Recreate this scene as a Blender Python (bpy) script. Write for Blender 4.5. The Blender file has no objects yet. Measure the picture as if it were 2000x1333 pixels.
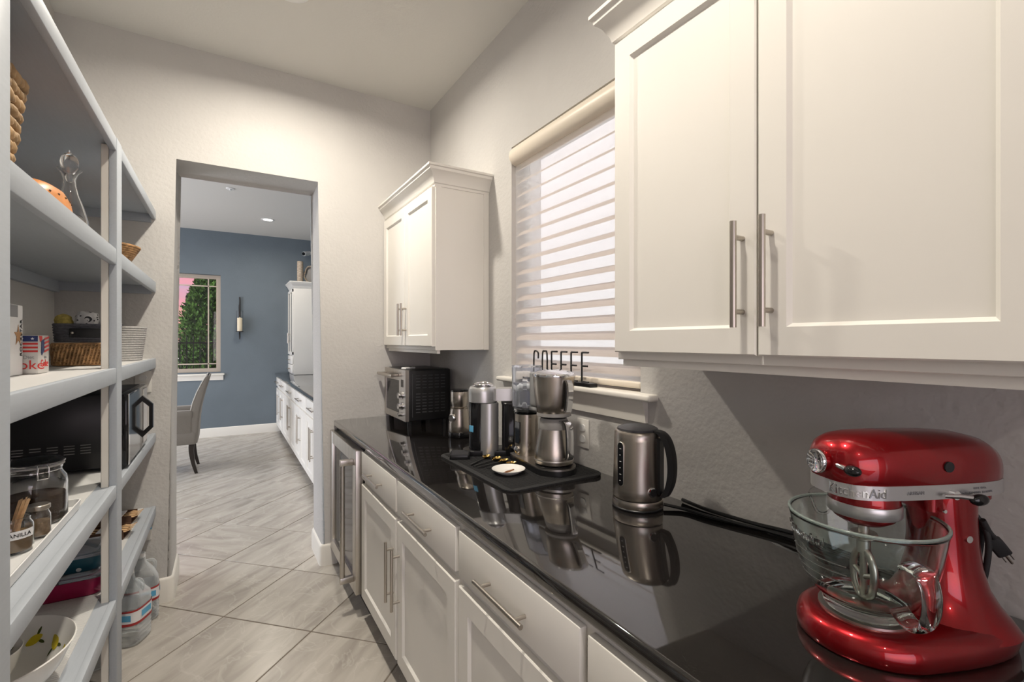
import bpy, bmesh, math, random
from mathutils import Vector, Matrix
PI = math.pi
sin, cos, rad = math.sin, math.cos, math.radians
random.seed(7)
scene = bpy.context.scene
C = scene.collection

# ------------------------------------------------------------------ camera
cam_d = bpy.data.cameras.new('camera'); cam = bpy.data.objects.new('camera', cam_d); C.objects.link(cam)
cam_d.sensor_width = 36; cam_d.lens = 36*929/2000; cam_d.clip_start = .02; cam_d.clip_end = 300
cam.location = (0, 0, 1.418); cam.rotation_euler = (PI/2, 0, -math.atan(560/929))
scene.camera = cam
scene.view_settings.view_transform = 'Standard'; scene.view_settings.look = 'None'
scene.view_settings.gamma = 1; scene.view_settings.use_curve_mapping = False
scene.view_settings.exposure = 0.1

# ------------------------------------------------------------------ sky
w = bpy.data.worlds.new('sky'); scene.world = w; w.use_nodes = True
nt = w.node_tree; N = nt.nodes; L = nt.links; N.clear()
out = N.new('ShaderNodeOutputWorld'); bg = N.new('ShaderNodeBackground'); bg.inputs[1].default_value = 1.0
tc = N.new('ShaderNodeTexCoord'); sx = N.new('ShaderNodeSeparateXYZ'); L.new(tc.outputs['Generated'], sx.inputs[0])
gr = N.new('ShaderNodeValToRGB'); L.new(sx.outputs[2], gr.inputs[0])
cr = gr.color_ramp; cr.elements[0].position = 0; cr.elements[0].color = (1.0, .50, .26, 1)
cr.elements[1].position = .6; cr.elements[1].color = (.42, .56, .86, 1)
e = cr.elements.new(.06); e.color = (.95, .42, .42, 1)
e = cr.elements.new(.13); e.color = (.50, .50, .85, 1)
mp = N.new('ShaderNodeMapping'); mp.inputs['Scale'].default_value = (5, 5, 26); L.new(tc.outputs['Generated'], mp.inputs[0])
nz = N.new('ShaderNodeTexNoise'); nz.inputs['Scale'].default_value = 1.6; nz.inputs['Detail'].default_value = 5; L.new(mp.outputs[0], nz.inputs['Vector'])
r2 = N.new('ShaderNodeValToRGB'); r2.color_ramp.elements[0].position = .42; r2.color_ramp.elements[1].position = .58; L.new(nz.outputs[0], r2.inputs[0])
mx = N.new('ShaderNodeMixRGB'); mx.inputs[2].default_value = (1.0, .42, .50, 1)
L.new(r2.outputs[0], mx.inputs[0]); L.new(gr.outputs[0], mx.inputs[1]); L.new(mx.outputs[0], bg.inputs[0]); L.new(bg.outputs[0], out.inputs[0])

# ------------------------------------------------------------------ sun, daylight and added fill
def sun():
    d = bpy.data.lights.new('sun', 'SUN'); d.energy = 7.0; d.angle = rad(1.5); d.color = (.95, .98, 1)
    o = bpy.data.objects.new('sun', d); C.objects.link(o)
    o.rotation_euler = Vector((.62, .55, -.56)).to_track_quat('-Z', 'Y').to_euler()
sun()
def area(name, loc, direction, sx_, sy_, energy, color):
    d = bpy.data.lights.new(name, 'AREA'); d.shape = 'RECTANGLE'; d.size = sx_; d.size_y = sy_; d.energy = energy; d.color = color
    o = bpy.data.objects.new(name, d); C.objects.link(o); o.location = loc
    o.rotation_euler = Vector(direction).to_track_quat('-Z', 'Z').to_euler()
    return o
# daylight entering the dining room by the opening in its left wall
area('dining_daylight', (-3.42, 5.9, 1.35), (1, 0, -.05), 3.2, 2.2, 130, (.80, .90, 1.0))
area('rear_fill', (-1.2, -3.92, 1.55), (0, 1, 0), 3.6, 1.9, 42, (.88, .94, 1.0))  # unseen fill light added behind the camera to even out the pantry
LAMP_A, LAMP_B, LAMP_FILL, LAMP_D = 27, 21, 9, 14

# ------------------------------------------------------------------ materials
M = {}
def mat(name, col, rough=.5, metal=0, spec=.5, noise=0, nscale=20, bump=0, bscale=200, trans=0, ior=1.45, coat=0, emit=None, es=1, aniso=0, alpha=1, bdist=.002, ndetail=3, sheen=0, nstretch=None):
    m = bpy.data.materials.new(name); m.use_nodes = True
    nt = m.node_tree; N = nt.nodes; L = nt.links; p = N['Principled BSDF']
    p.inputs['Base Color'].default_value = (*col, 1); p.inputs['Roughness'].default_value = rough; p.inputs['Metallic'].default_value = metal
    p.inputs['Specular IOR Level'].default_value = spec; p.inputs['Transmission Weight'].default_value = trans; p.inputs['IOR'].default_value = ior
    p.inputs['Coat Weight'].default_value = coat; p.inputs['Coat Roughness'].default_value = .03; p.inputs['Anisotropic'].default_value = aniso
    p.inputs['Alpha'].default_value = alpha; p.inputs['Sheen Weight'].default_value = sheen
    if emit: p.inputs['Emission Color'].default_value = (*emit, 1); p.inputs['Emission Strength'].default_value = es
    if noise or bump:
        tc = N.new('ShaderNodeTexCoord'); src = tc.outputs['Object']
        if nstretch:
            mp = N.new('ShaderNodeMapping'); mp.inputs['Scale'].default_value = nstretch; L.new(src, mp.inputs[0]); src = mp.outputs[0]
    if noise:
        nz = N.new('ShaderNodeTexNoise'); nz.inputs['Scale'].default_value = nscale; nz.inputs['Detail'].default_value = ndetail; L.new(src, nz.inputs['Vector'])
        mr = N.new('ShaderNodeMapRange'); mr.inputs[1].default_value = .3; mr.inputs[2].default_value = .7
        mr.inputs[3].default_value = 1-noise; mr.inputs[4].default_value = 1+noise; L.new(nz.outputs[0], mr.inputs[0])
        mu = N.new('ShaderNodeVectorMath'); mu.operation = 'SCALE'; mu.inputs[0].default_value = col; L.new(mr.outputs[0], mu.inputs['Scale'])
        L.new(mu.outputs[0], p.inputs['Base Color'])
    if bump:
        nb = N.new('ShaderNodeTexNoise'); nb.inputs['Scale'].default_value = bscale; nb.inputs['Detail'].default_value = 2; L.new(src, nb.inputs['Vector'])
        b = N.new('ShaderNodeBump'); b.inputs['Strength'].default_value = bump; b.inputs['Distance'].default_value = bdist; L.new(nb.outputs[0], b.inputs['Height']); L.new(b.outputs[0], p.inputs['Normal'])
    M[name] = m
    return m
mat('wall', (.56, .545, .525), .75, spec=.3, noise=.03, nscale=3, bump=.55, bscale=55, bdist=.004)
mat('ceiling', (.67, .655, .62), .85, spec=.2, bump=.3, bscale=80)
mat('dining_wall', (.150, .180, .205), .75, spec=.3, noise=.04, nscale=3, bump=.4, bscale=60, bdist=.003)
mat('cabinet', (.80, .775, .725), .38, spec=.45, noise=.012, nscale=4)
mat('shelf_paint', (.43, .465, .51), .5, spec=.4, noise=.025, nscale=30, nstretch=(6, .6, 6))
mat('trim', (.80, .77, .71), .4, spec=.4)
mat('grout', (.20, .165, .135), .9)
mat('steel', (.56, .53, .49), .30, 1, noise=.06, nscale=40, nstretch=(1, 1, .05), aniso=.4)
mat('steel_warm', (.50, .45, .39), .27, 1, noise=.07, nscale=60, nstretch=(1, 1, .03), aniso=.5)
mat('nickel', (.50, .46, .41), .30, 1)
mat('chrome', (.82, .82, .84), .06, 1)
mat('silver_paint', (.60, .60, .60), .32, .8)
mat('black', (.012, .012, .013), .32, spec=.5)
mat('black_gloss', (.008, .008, .009), .07, spec=.6)
mat('black_matte', (.018, .018, .019), .65)
mat('dark_grey', (.05, .05, .055), .5)
mat('grey_plastic', (.25, .24, .23), .45)
mat('gold', (.75, .52, .18), .2, 1)
mat('white_ceramic', (.82, .80, .76), .15, spec=.5)
mat('white_plastic', (.78, .78, .77), .4)
mat('outlet', (.75, .73, .69), .35)
mat('red_enamel', (.30, .002, .006), .30, .75, coat=.8, noise=.05, nscale=400)
mat('glass', (1, 1, 1), .0, trans=1, ior=1.47)
mat('glass_green', (.90, .98, .95), .0, trans=1, ior=1.47)
mat('glass_rim', (.80, .93, .88), .08, trans=.80, ior=1.4)
mat('clear_plastic', (.93, .96, 1), .05, trans=1, ior=1.3)
mat('tank_plastic', (.90, .93, 1), .04, trans=.92, ior=1.25)
mat('water', (.97, .99, 1), 0, trans=1, ior=1.33)
mat('coffee_powder', (.055, .028, .014), .95, noise=.4, nscale=120, bump=.5, bscale=200)
mat('tan_powder', (.36, .25, .15), .95, noise=.3, nscale=90)
mat('vanilla', (.20, .12, .045), .5)
mat('wood_light', (.66, .43, .23), .6, noise=.12, nscale=12, nstretch=(1, 1, 8))
mat('orange_wood', (.60, .22, .045), .42, noise=.12, nscale=25)
mat('wicker', (.40, .225, .10), .7, noise=.45, nscale=55, bump=.6, bscale=150)
mat('wicker_pale', (.40, .26, .135), .7, noise=.40, nscale=28, bump=.6, bscale=120)
mat('rope_grey', (.46, .45, .44), .9, noise=.15, nscale=120, bump=.8, bscale=220)
mat('rope_charcoal', (.10, .10, .115), .9, noise=.2, nscale=120, bump=.8, bscale=220)
mat('leather', (.012, .012, .013), .5)
mat('cloth_yellow', (.48, .38, .10), .9, noise=.25, nscale=90, bump=.4, bscale=300)
mat('candle', (.78, .68, .50), .5)
mat('iron', (.015, .012, .011), .55)
mat('dark_wood', (.022, .016, .013), .35)
mat('upholstery', (.235, .215, .19), .9, noise=.08, nscale=260, bump=.4, bscale=500, sheen=.2)
mat('piping', (.52, .50, .46), .8)
mat('birch', (.34, .28, .22), .8, noise=.4, nscale=30, nstretch=(1, 1, 4))
mat('magenta', (.36, .01, .075), .3)
mat('teal', (.012, .085, .125), .3)
mat('paper_white', (.80, .80, .81), .55)
mat('box_silver', (.58, .56, .54), .45)
mat('ink_red', (.62, .035, .03), .5)
mat('ink_navy', (.015, .03, .13), .5)
mat('ink_black', (.012, .012, .013), .5)
mat('ink_gold', (.45, .24, .10), .5)
mat('ink_white', (.85, .85, .85), .5)
mat('ink_blue', (.12, .42, .66), .5)
mat('ink_grey', (.25, .25, .26), .5)
mat('kraft', (.10, .05, .03), .6)
mat('label_red', (.38, .03, .03), .45)
mat('leaf', (.045, .10, .014), .7, noise=.5, nscale=9, spec=.25)
mat('leaf_dark', (.032, .08, .012), .7, noise=.5, nscale=9, spec=.25)
mat('bark', (.10, .07, .05), .9)
mat('stucco', (.84, .82, .78), .9, noise=.05, nscale=6)
mat('roof_tile', (.24, .11, .08), .9, noise=.3, nscale=10)
mat('ground', (.30, .24, .18), .95, noise=.3, nscale=4)
mat('window_vinyl', (.52, .44, .36), .5)
mat('window_white', (.75, .74, .72), .4)
mat('silicone', (.3, .3, .3), .5)
mat('lamp_glow', (1, 1, 1), .5, emit=(1, .93, .82), es=9)
mat('rim_lit', (.86, .85, .82), .5)
mat('mat_fabric', (.016, .016, .017), .8, bump=1, bscale=260)
mat('amber_label', (.78, .77, .74), .5)
mat('copper_piece', (.36, .16, .07), .4, .6)
mat('shade_cassette', (.78, .70, .59), .4)

def nodes(m):
    return m.node_tree.nodes, m.node_tree.links
# black polished stone with fine specks
m = mat('granite', (.010, .009, .009), .05, spec=.85, coat=.6); N, L = nodes(m)
tc = N.new('ShaderNodeTexCoord'); v = N.new('ShaderNodeTexVoronoi'); v.inputs['Scale'].default_value = 420; L.new(tc.outputs['Object'], v.inputs['Vector'])
r = N.new('ShaderNodeValToRGB'); r.color_ramp.elements[0].position = .0; r.color_ramp.elements[0].color = (.10, .085, .07, 1); r.color_ramp.elements[1].position = .22; r.color_ramp.elements[1].color = (.012, .0105, .010, 1)
L.new(v.outputs['Distance'], r.inputs[0]); L.new(r.outputs[0], N['Principled BSDF'].inputs['Base Color'])
# veined porcelain tile; every tile object draws its own stretch of veining
m = mat('tile', (.5, .47, .43), .27, spec=.5); N, L = nodes(m); p = N['Principled BSDF']
tc = N.new('ShaderNodeTexCoord'); oi = N.new('ShaderNodeObjectInfo')
va = N.new('ShaderNodeVectorMath'); va.operation = 'MULTIPLY_ADD'; va.inputs[1].default_value = (1, 1, 1)
cm = N.new('ShaderNodeCombineXYZ'); ml = N.new('ShaderNodeMath'); ml.operation = 'MULTIPLY'; ml.inputs[1].default_value = 37
L.new(oi.outputs['Random'], ml.inputs[0]); L.new(ml.outputs[0], cm.inputs[0]); L.new(ml.outputs[0], cm.inputs[1])
L.new(tc.outputs['Object'], va.inputs[0]); L.new(cm.outputs[0], va.inputs[2])
mp = N.new('ShaderNodeMapping'); mp.inputs['Scale'].default_value = (1.5, 6.5, 1); L.new(va.outputs[0], mp.inputs[0])
n1 = N.new('ShaderNodeTexNoise'); n1.inputs['Scale'].default_value = 1.6; n1.inputs['Detail'].default_value = 7; n1.inputs['Distortion'].default_value = .7; L.new(mp.outputs[0], n1.inputs['Vector'])
rr = N.new('ShaderNodeValToRGB'); cr = rr.color_ramp
cr.elements[0].position = .29; cr.elements[0].color = (.34, .31, .275, 1); cr.elements[1].position = .72; cr.elements[1].color = (.55, .515, .465, 1)
e = cr.elements.new(.5); e.color = (.465, .43, .385, 1)
L.new(n1.outputs[0], rr.inputs[0])
n2 = N.new('ShaderNodeTexNoise'); n2.inputs['Scale'].default_value = 3.2; n2.inputs['Detail'].default_value = 4; n2.inputs['Distortion'].default_value = 1.4; L.new(va.outputs[0], n2.inputs['Vector'])
r3 = N.new('ShaderNodeValToRGB'); c3 = r3.color_ramp; c3.elements[0].position = .485; c3.elements[0].color = (0, 0, 0, 1); c3.elements[1].position = .515; c3.elements[1].color = (0, 0, 0, 1)
e = c3.elements.new(.5); e.color = (.22, .22, .22, 1)
L.new(n2.outputs[0], r3.inputs[0])
mx = N.new('ShaderNodeMixRGB'); mx.inputs[2].default_value = (.70, .67, .62, 1); L.new(r3.outputs[0], mx.inputs[0]); L.new(rr.outputs[0], mx.inputs[1]); L.new(mx.outputs[0], p.inputs['Base Color'])
# ribbed shelf liner
m = mat('liner', (.68, .675, .66), .45); N, L = nodes(m)
tc = N.new('ShaderNodeTexCoord'); wv = N.new('ShaderNodeTexWave'); wv.bands_direction = 'Y'; wv.inputs['Scale'].default_value = 34; L.new(tc.outputs['Object'], wv.inputs['Vector'])
b = N.new('ShaderNodeBump'); b.inputs['Strength'].default_value = .5; b.inputs['Distance'].default_value = .003; L.new(wv.outputs[0], b.inputs['Height']); L.new(b.outputs[0], N['Principled BSDF'].inputs['Normal'])
# window pane: mostly clear, slight mirror
def thin_glass(name, tint, refl):
    m = bpy.data.materials.new(name); m.use_nodes = True; N, L = nodes(m); N.clear()
    o = N.new('ShaderNodeOutputMaterial'); mix = N.new('ShaderNodeMixShader'); t = N.new('ShaderNodeBsdfTransparent'); t.inputs[0].default_value = (*tint, 1)
    g = N.new('ShaderNodeBsdfGlossy'); g.inputs['Roughness'].default_value = .02
    lw = N.new('ShaderNodeLayerWeight'); lw.inputs[0].default_value = .5
    pw = N.new('ShaderNodeMath'); pw.operation = 'POWER'; pw.inputs[1].default_value = 3; L.new(lw.outputs['Facing'], pw.inputs[0])
    ad = N.new('ShaderNodeMath'); ad.operation = 'MULTIPLY_ADD'; ad.inputs[1].default_value = .5; ad.inputs[2].default_value = refl*.12; L.new(pw.outputs[0], ad.inputs[0])
    L.new(ad.outputs[0], mix.inputs[0]); L.new(t.outputs[0], mix.inputs[1]); L.new(g.outputs[0], mix.inputs[2]); L.new(mix.outputs[0], o.inputs[0]); M[name] = m
thin_glass('pane', (.93, .95, .95), .25)
thin_glass('candle_glass', (.97, .97, .97), .08)
thin_glass('dark_pane', (.30, .30, .31), .35)
def fabric(name, col, clear, tl):
    m = bpy.data.materials.new(name); m.use_nodes = True; N, L = nodes(m); N.clear()
    o = N.new('ShaderNodeOutputMaterial'); mix = N.new('ShaderNodeMixShader'); mix.inputs[0].default_value = clear
    m2 = N.new('ShaderNodeMixShader'); m2.inputs[0].default_value = tl
    d = N.new('ShaderNodeBsdfDiffuse'); d.inputs[0].default_value = (*col, 1); t = N.new('ShaderNodeBsdfTranslucent'); t.inputs[0].default_value = (*col, 1)
    tr = N.new('ShaderNodeBsdfTransparent')
    L.new(d.outputs[0], m2.inputs[1]); L.new(t.outputs[0], m2.inputs[2]); L.new(m2.outputs[0], mix.inputs[1]); L.new(tr.outputs[0], mix.inputs[2]); L.new(mix.outputs[0], o.inputs[0]); M[name] = m
def bottle_plastic(name):
    m = bpy.data.materials.new(name); m.use_nodes = True; N, L = nodes(m); p = N['Principled BSDF']; o = N['Material Output']
    p.inputs['Base Color'].default_value = (.85, .88, .90, 1); p.inputs['Roughness'].default_value = .06
    mix = N.new('ShaderNodeMixShader'); t = N.new('ShaderNodeBsdfTransparent'); t.inputs[0].default_value = (.94, .96, .97, 1); lw = N.new('ShaderNodeLayerWeight'); lw.inputs[0].default_value = .55
    mr = N.new('ShaderNodeMapRange'); mr.inputs[3].default_value = .10; mr.inputs[4].default_value = .75; L.new(lw.outputs['Facing'], mr.inputs[0])
    L.new(mr.outputs[0], mix.inputs[0]); L.new(t.outputs[0], mix.inputs[1]); L.new(p.outputs[0], mix.inputs[2]); L.new(mix.outputs[0], o.inputs[0]); M[name] = m
bottle_plastic('bottle_plastic')
fabric('sheer', (.86, .89, .92), .60, .68)
fabric('vane', (.70, .61, .55), .0, .34)
# printed ceramics and cloth
def print_mat(name, base, marks, rough):
    m = mat(name, base, rough); N, L = nodes(m); p = N['Principled BSDF']; tc = N.new('ShaderNodeTexCoord'); last = None
    for (scale, cut, col, off, sq) in marks:
        mp = N.new('ShaderNodeMapping'); mp.inputs['Location'].default_value = off; mp.inputs['Scale'].default_value = sq; L.new(tc.outputs['Object'], mp.inputs[0])
        v = N.new('ShaderNodeTexVoronoi'); v.inputs['Scale'].default_value = scale; v.inputs['Randomness'].default_value = .75; L.new(mp.outputs[0], v.inputs['Vector'])
        lt = N.new('ShaderNodeMath'); lt.operation = 'LESS_THAN'; lt.inputs[1].default_value = cut; L.new(v.outputs['Distance'], lt.inputs[0])
        mx = N.new('ShaderNodeMixRGB'); mx.inputs[2].default_value = (*col, 1); L.new(lt.outputs[0], mx.inputs[0])
        if last: L.new(last, mx.inputs[1])
        else: mx.inputs[1].default_value = (*base, 1)
        last = mx.outputs[0]
    L.new(last, p.inputs['Base Color'])
mat('lemon_yellow', (.60, .47, .02), .2)
mat('lemon_leaf', (.06, .075, .012), .2)
print_mat('lemon_print', (.74, .75, .72), [(13, .20, (.10, .12, .02), (.02, .025, 0), (1.6, .8, 1)), (13, .27, (.58, .50, .03), (0, 0, 0), (1, 1.25, 1))], .2)
print_mat('floral_cloth', (.58, .58, .58), [(26, .30, (.03, .03, .035), (0, 0, 0), (1, 1, 1)), (26, .20, (.55, .55, .55), (.004, 0, .003), (1, 1, 1)), (60, .22, (.05, .05, .055), (.2, .1, 0), (1, 1, 1))], .9)
print_mat('dotted_teal', (.012, .085, .125), [(22, .22, (.72, .74, .74), (0, 0, 0), (1, 1, 1))], .3)

# ------------------------------------------------------------------ mesh helpers
class B:
    def __init__(s): s.bm = bmesh.new()
    def box(s, a, b, bev=0, seg=2):
        g = bmesh.ops.create_cube(s.bm, size=1)['verts']
        a = Vector(a); b = Vector(b); c = (a+b)/2; d = b-a
        for v in g: v.co = Vector((v.co.x*d.x, v.co.y*d.y, v.co.z*d.z))+c
        if bev:
            es = list({e for v in g for e in v.link_edges})
            bmesh.ops.bevel(s.bm, geom=es, offset=bev, segments=seg, affect='EDGES', profile=.5)
        return s
    def loft(s, rings, cap0=True, cap1=True, closed=True):
        R = [[s.bm.verts.new(p) for p in r] for r in rings]; n = len(R[0])
        for a, b in zip(R, R[1:]):
            for i in range(n if closed else n-1):
                j = (i+1) % n
                try: s.bm.faces.new((a[i], a[j], b[j], b[i]))
                except ValueError: pass
        if cap0: s.bm.faces.new(R[0][::-1])
        if cap1: s.bm.faces.new(R[-1])
        return s
    def lathe(s, prof, n=32, c=(0, 0), cap=True):
        rings = []
        for r, z in prof:
            r = max(r, 1e-5)
            rings.append([(c[0]+r*cos(2*PI*i/n), c[1]+r*sin(2*PI*i/n), z) for i in range(n)])
        return s.loft(rings, cap and True, cap and True)
    def shell(s, prof_out, prof_in, n=48, c=(0, 0)):
        return s.lathe(prof_out+prof_in[::-1], n, c, True)
    def tube(s, pts, r, n=10, closed=False):
        P = [Vector(p) for p in pts]; m = len(P)
        rs = r if isinstance(r, (list, tuple)) else [r]*m
        T = []
        for i in range(m):
            if closed: t = P[(i+1) % m]-P[i-1]
            else: t = P[min(i+1, m-1)]-P[max(i-1, 0)]
            T.append(t.normalized())
        u = T[0].orthogonal().normalized(); rings = []
        for i in range(m):
            u = (u-T[i]*u.dot(T[i])).normalized(); v = T[i].cross(u)
            rings.append([P[i]+(u*cos(2*PI*k/n)+v*sin(2*PI*k/n))*rs[i] for k in range(n)])
        if closed:
            # match the last ring to the first by the nearest start vertex
            k0 = min(range(n), key=lambda k: (rings[0][k]-rings[-1][0]).length)
            rings.append([rings[0][(k+k0) % n] for k in range(n)])
            return s.loft(rings, False, False)
        return s.loft(rings)
    def prism(s, poly, z0, z1, bev=0, seg=2):
        st = len(s.bm.faces)
        a = [s.bm.verts.new((x, y, z0)) for x, y in poly]; b = [s.bm.verts.new((x, y, z1)) for x, y in poly]; n = len(poly)
        f0 = s.bm.faces.new(a[::-1]); f1 = s.bm.faces.new(b)
        for i in range(n): s.bm.faces.new((a[i], a[(i+1) % n], b[(i+1) % n], b[i]))
        if bev: bmesh.ops.bevel(s.bm, geom=list(f0.edges)+list(f1.edges), offset=bev, segments=seg, affect='EDGES', profile=.5)
        return s
    def quad(s, *p):
        s.bm.faces.new([s.bm.verts.new(q) for q in p]); return s
    def sphere(s, c, r, u=16, v=10, sc=(1, 1, 1)):
        g = bmesh.ops.create_uvsphere(s.bm, u_segments=u, v_segments=v, radius=r)['verts']
        for q in g: q.co = Vector((q.co.x*sc[0], q.co.y*sc[1], q.co.z*sc[2]))+Vector(c)
        return s
    def cyl(s, p0, p1, r, n=20, r1=None):
        return s.tube([p0, p1], [r, r if r1 is None else r1], n)
    def mesh(s, name, m, smooth=None, X=None):
        if X is not None: bmesh.ops.transform(s.bm, matrix=X, verts=s.bm.verts)
        bmesh.ops.recalc_face_normals(s.bm, faces=s.bm.faces)
        me = bpy.data.meshes.new(name); s.bm.to_mesh(me); s.bm.free()
        if m: me.materials.append(M[m] if isinstance(m, str) else m)
        if smooth is not None:
            me.polygons.foreach_set('use_smooth', [True]*len(me.polygons)); me.set_sharp_from_angle(angle=rad(smooth))
        return me
    def build(s, name, m, parent=None, smooth=35, X=None, loc=None, rotz=0):
        return link(name, s.mesh(name, m, smooth, X), parent, loc, rotz)
def link(name, me, parent=None, loc=None, rotz=0):
    o = bpy.data.objects.new(name, me); C.objects.link(o)
    if parent: o.parent = parent
    if loc: o.location = loc
    o.rotation_euler[2] = rotz
    return o
def tag(o, label, cat, group=None):
    o['label'] = label; o['category'] = cat
    if group: o['group'] = group
    return o
def thing(name, label, cat, loc=(0, 0, 0), rotz=0, group=None):
    o = bpy.data.objects.new(name, None); C.objects.link(o); o.empty_display_size = .05
    o.location = loc; o.rotation_euler[2] = rotz
    return tag(o, label, cat, group)
def struct(o):
    o['kind'] = 'structure'; return o
def rrect(x0, y0, x1, y1, r, n=6):
    P = []
    for cx, cy, a in ((x1-r, y1-r, 0), (x0+r, y1-r, PI/2), (x0+r, y0+r, PI), (x1-r, y0+r, 1.5*PI)):
        P += [(cx+r*cos(a+k*PI/2/n), cy+r*sin(a+k*PI/2/n)) for k in range(n+1)]
    return P
def sell(a, b, n=2.5, k=32):
    P = []
    for i in range(k):
        t = 2*PI*i/k; c_, s_ = cos(t), sin(t)
        P.append((a*math.copysign(abs(c_)**(2/n), c_), b*math.copysign(abs(s_)**(2/n), s_)))
    return P
def sweep(path, prof, closed=False):
    """profile (out, z) carried along a plan path; out is to the right-hand side of travel"""
    P = [Vector(p) for p in path]; rings = []
    m = len(P)
    for i in range(m):
        a = (P[i]-P[i-1]).normalized() if i else (P[1]-P[0]).normalized()
        b = (P[i+1]-P[i]).normalized() if i < m-1 else a
        na = Vector((a.y, -a.x)); nb = Vector((b.y, -b.x)); n = (na+nb).normalized(); k = 1/max(.3, n.dot(na))
        rings.append([(P[i].x+n.x*k*o, P[i].y+n.y*k*o, z) for o, z in prof])
    return B().loft(rings)
def arc(cx, cy, r, a0, a1, n=6):
    return [(cx+r*cos(rad(a0+(a1-a0)*k/n)), cy+r*sin(rad(a0+(a1-a0)*k/n))) for k in range(n+1)]
def lettering(string, size, m, parent, X, name='lettering', bend=None, depth=.0004, align='CENTER', squeeze=1):
    cu = bpy.data.curves.new('t', 'FONT'); cu.body = string; cu.size = size; cu.extrude = depth; cu.align_x = align; cu.align_y = 'CENTER'; cu.resolution_u = 3
    o = bpy.data.objects.new('t', cu); C.objects.link(o)
    bpy.context.view_layer.update()
    me = bpy.data.meshes.new_from_object(o.evaluated_get(bpy.context.evaluated_depsgraph_get()))
    bpy.data.objects.remove(o); bpy.data.curves.remove(cu)
    me.name = name; me.materials.clear(); me.materials.append(M[m])
    for v in me.vertices:
        v.co.x *= squeeze
        v.co = X @ (bend(v.co) if bend else v.co)
    return link(name, me, parent)
def frame3(origin, ex, ey):
    ex = Vector(ex).normalized(); ey = Vector(ey).normalized(); ez = ex.cross(ey)
    X = Matrix.Identity(4)
    for i in range(3): X[i][0] = ex[i]; X[i][1] = ey[i]; X[i][2] = ez[i]; X[i][3] = origin[i]
    return X
def smoothpath(pts, k=6, closed=False):
    P = [Vector(p) for p in pts]; n = len(P); R = []
    for i in range(n if closed else n-1):
        p0 = P[i-1] if (closed or i) else P[0]; p1 = P[i]; p2 = P[(i+1) % n]; p3 = P[(i+2) % n] if closed else P[min(i+2, n-1)]
        for j in range(k):
            t = j/k
            R.append(.5*((2*p1)+(p2-p0)*t+(2*p0-5*p1+4*p2-p3)*t*t+(3*p1-p0-3*p2+p3)*t**3))
    if not closed: R.append(P[-1])
    return R

# ------------------------------------------------------------------ room shell
XR, YF, YD0, YD1, CH = 1.243, 3.187, 3.522, 8.305, 3.05
DL, DR, DH = -.252, .52, 2.44
fl = struct(B().box((-3.6, -4.1, -.08), (1.6, 8.5, -.003)).build('floor', 'grout', smooth=None))
s2 = .3658
tile_me = B().prism([(q[0], q[1]) for q in rrect(-.2556, -.2556, .2556, .2556, .003, 2)], -.012, 0, .0015, 1).mesh('tile', 'tile', 30)
for i in range(-11, 6):
    for j in range(-20, 17):
        if (i+j) % 2:
            x, y = -.007+s2*i, 2.861+.3668*j
            if not (-3.55 < x < 1.45 and -4 < y < 8.45): continue
            if -.9 > x and -.3 < y < 3.2: continue
            o = link('tile', tile_me, fl, (x, y, 0), PI/4+random.choice((0, 0, 0, PI, PI, PI, PI, PI/2)))
struct(B().box((-3.7, -4.2, CH), (1.7, 8.6, CH+.12)).build('ceiling', 'ceiling', smooth=None))
# wall with the doorway, rounded plaster corners round the opening
bw = B(); bm = bw.bm
poly = [(-3.6, -.02), (DL, -.02), (DL, DH), (DR, DH), (DR, -.02), (1.5, -.02), (1.5, CH), (-3.6, CH)]
a = [bm.verts.new((x, YF, z)) for x, z in poly]; b_ = [bm.verts.new((x, YD0, z)) for x, z in poly]
bm.faces.new(a); bm.faces.new(b_[::-1])
for i in range(8): bm.faces.new((a[i], b_[i], b_[(i+1) % 8], a[(i+1) % 8]))
es = [e for e in bm.edges if abs(e.verts[0].co.y-e.verts[1].co.y) < 1e-6 and all(DL-.01 < v.co.x < DR+.01 for v in e.verts)]
bmesh.ops.bevel(bm, geom=es, offset=.022, segments=5, affect='EDGES', profile=.5)
struct(bw.build('wall_far', 'wall', smooth=40))
# right wall with the window opening
WY0, WY1, WZ0, WZ1 = 1.192, 2.066, 1.236, 2.40
bb = B()
bb.box((XR, -4, -.02), (XR+.17, WY0, CH)); bb.box((XR, WY1, -.02), (XR+.17, YF+.01, CH))
bb.box((XR, WY0, -.02), (XR+.17, WY1, WZ0)); bb.box((XR, WY0, WZ1), (XR+.17, WY1, CH))
struct(bb.build('wall_right', 'wall', smooth=None))
struct(B().box((-.86, -.35, -.02), (-.725, YF+.01, CH)).build('wall_left', 'wall', smooth=None))
bb = B()
bb.box((-3.6, -4.12, -.02), (-3.0, -4, CH)); bb.box((.6, -4.12, -.02), (1.5, -4, CH)); bb.box((-3.0, -4.12, -.02), (.6, -4, .6)); bb.box((-3.0, -4.12, 2.5), (.6, -4, CH))
struct(bb.build('wall_back', 'wall', smooth=None))  # opening made for the added rear fill light
struct(B().box((-3.72, -4.1, -.02), (-3.6, .0, CH)).build('wall_kitchen_left', 'wall', smooth=None))
struct(B().box((-3.6, -.35, -.02), (-.86, -.23, CH)).build('wall_kitchen_front', 'wall', smooth=None))
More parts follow.
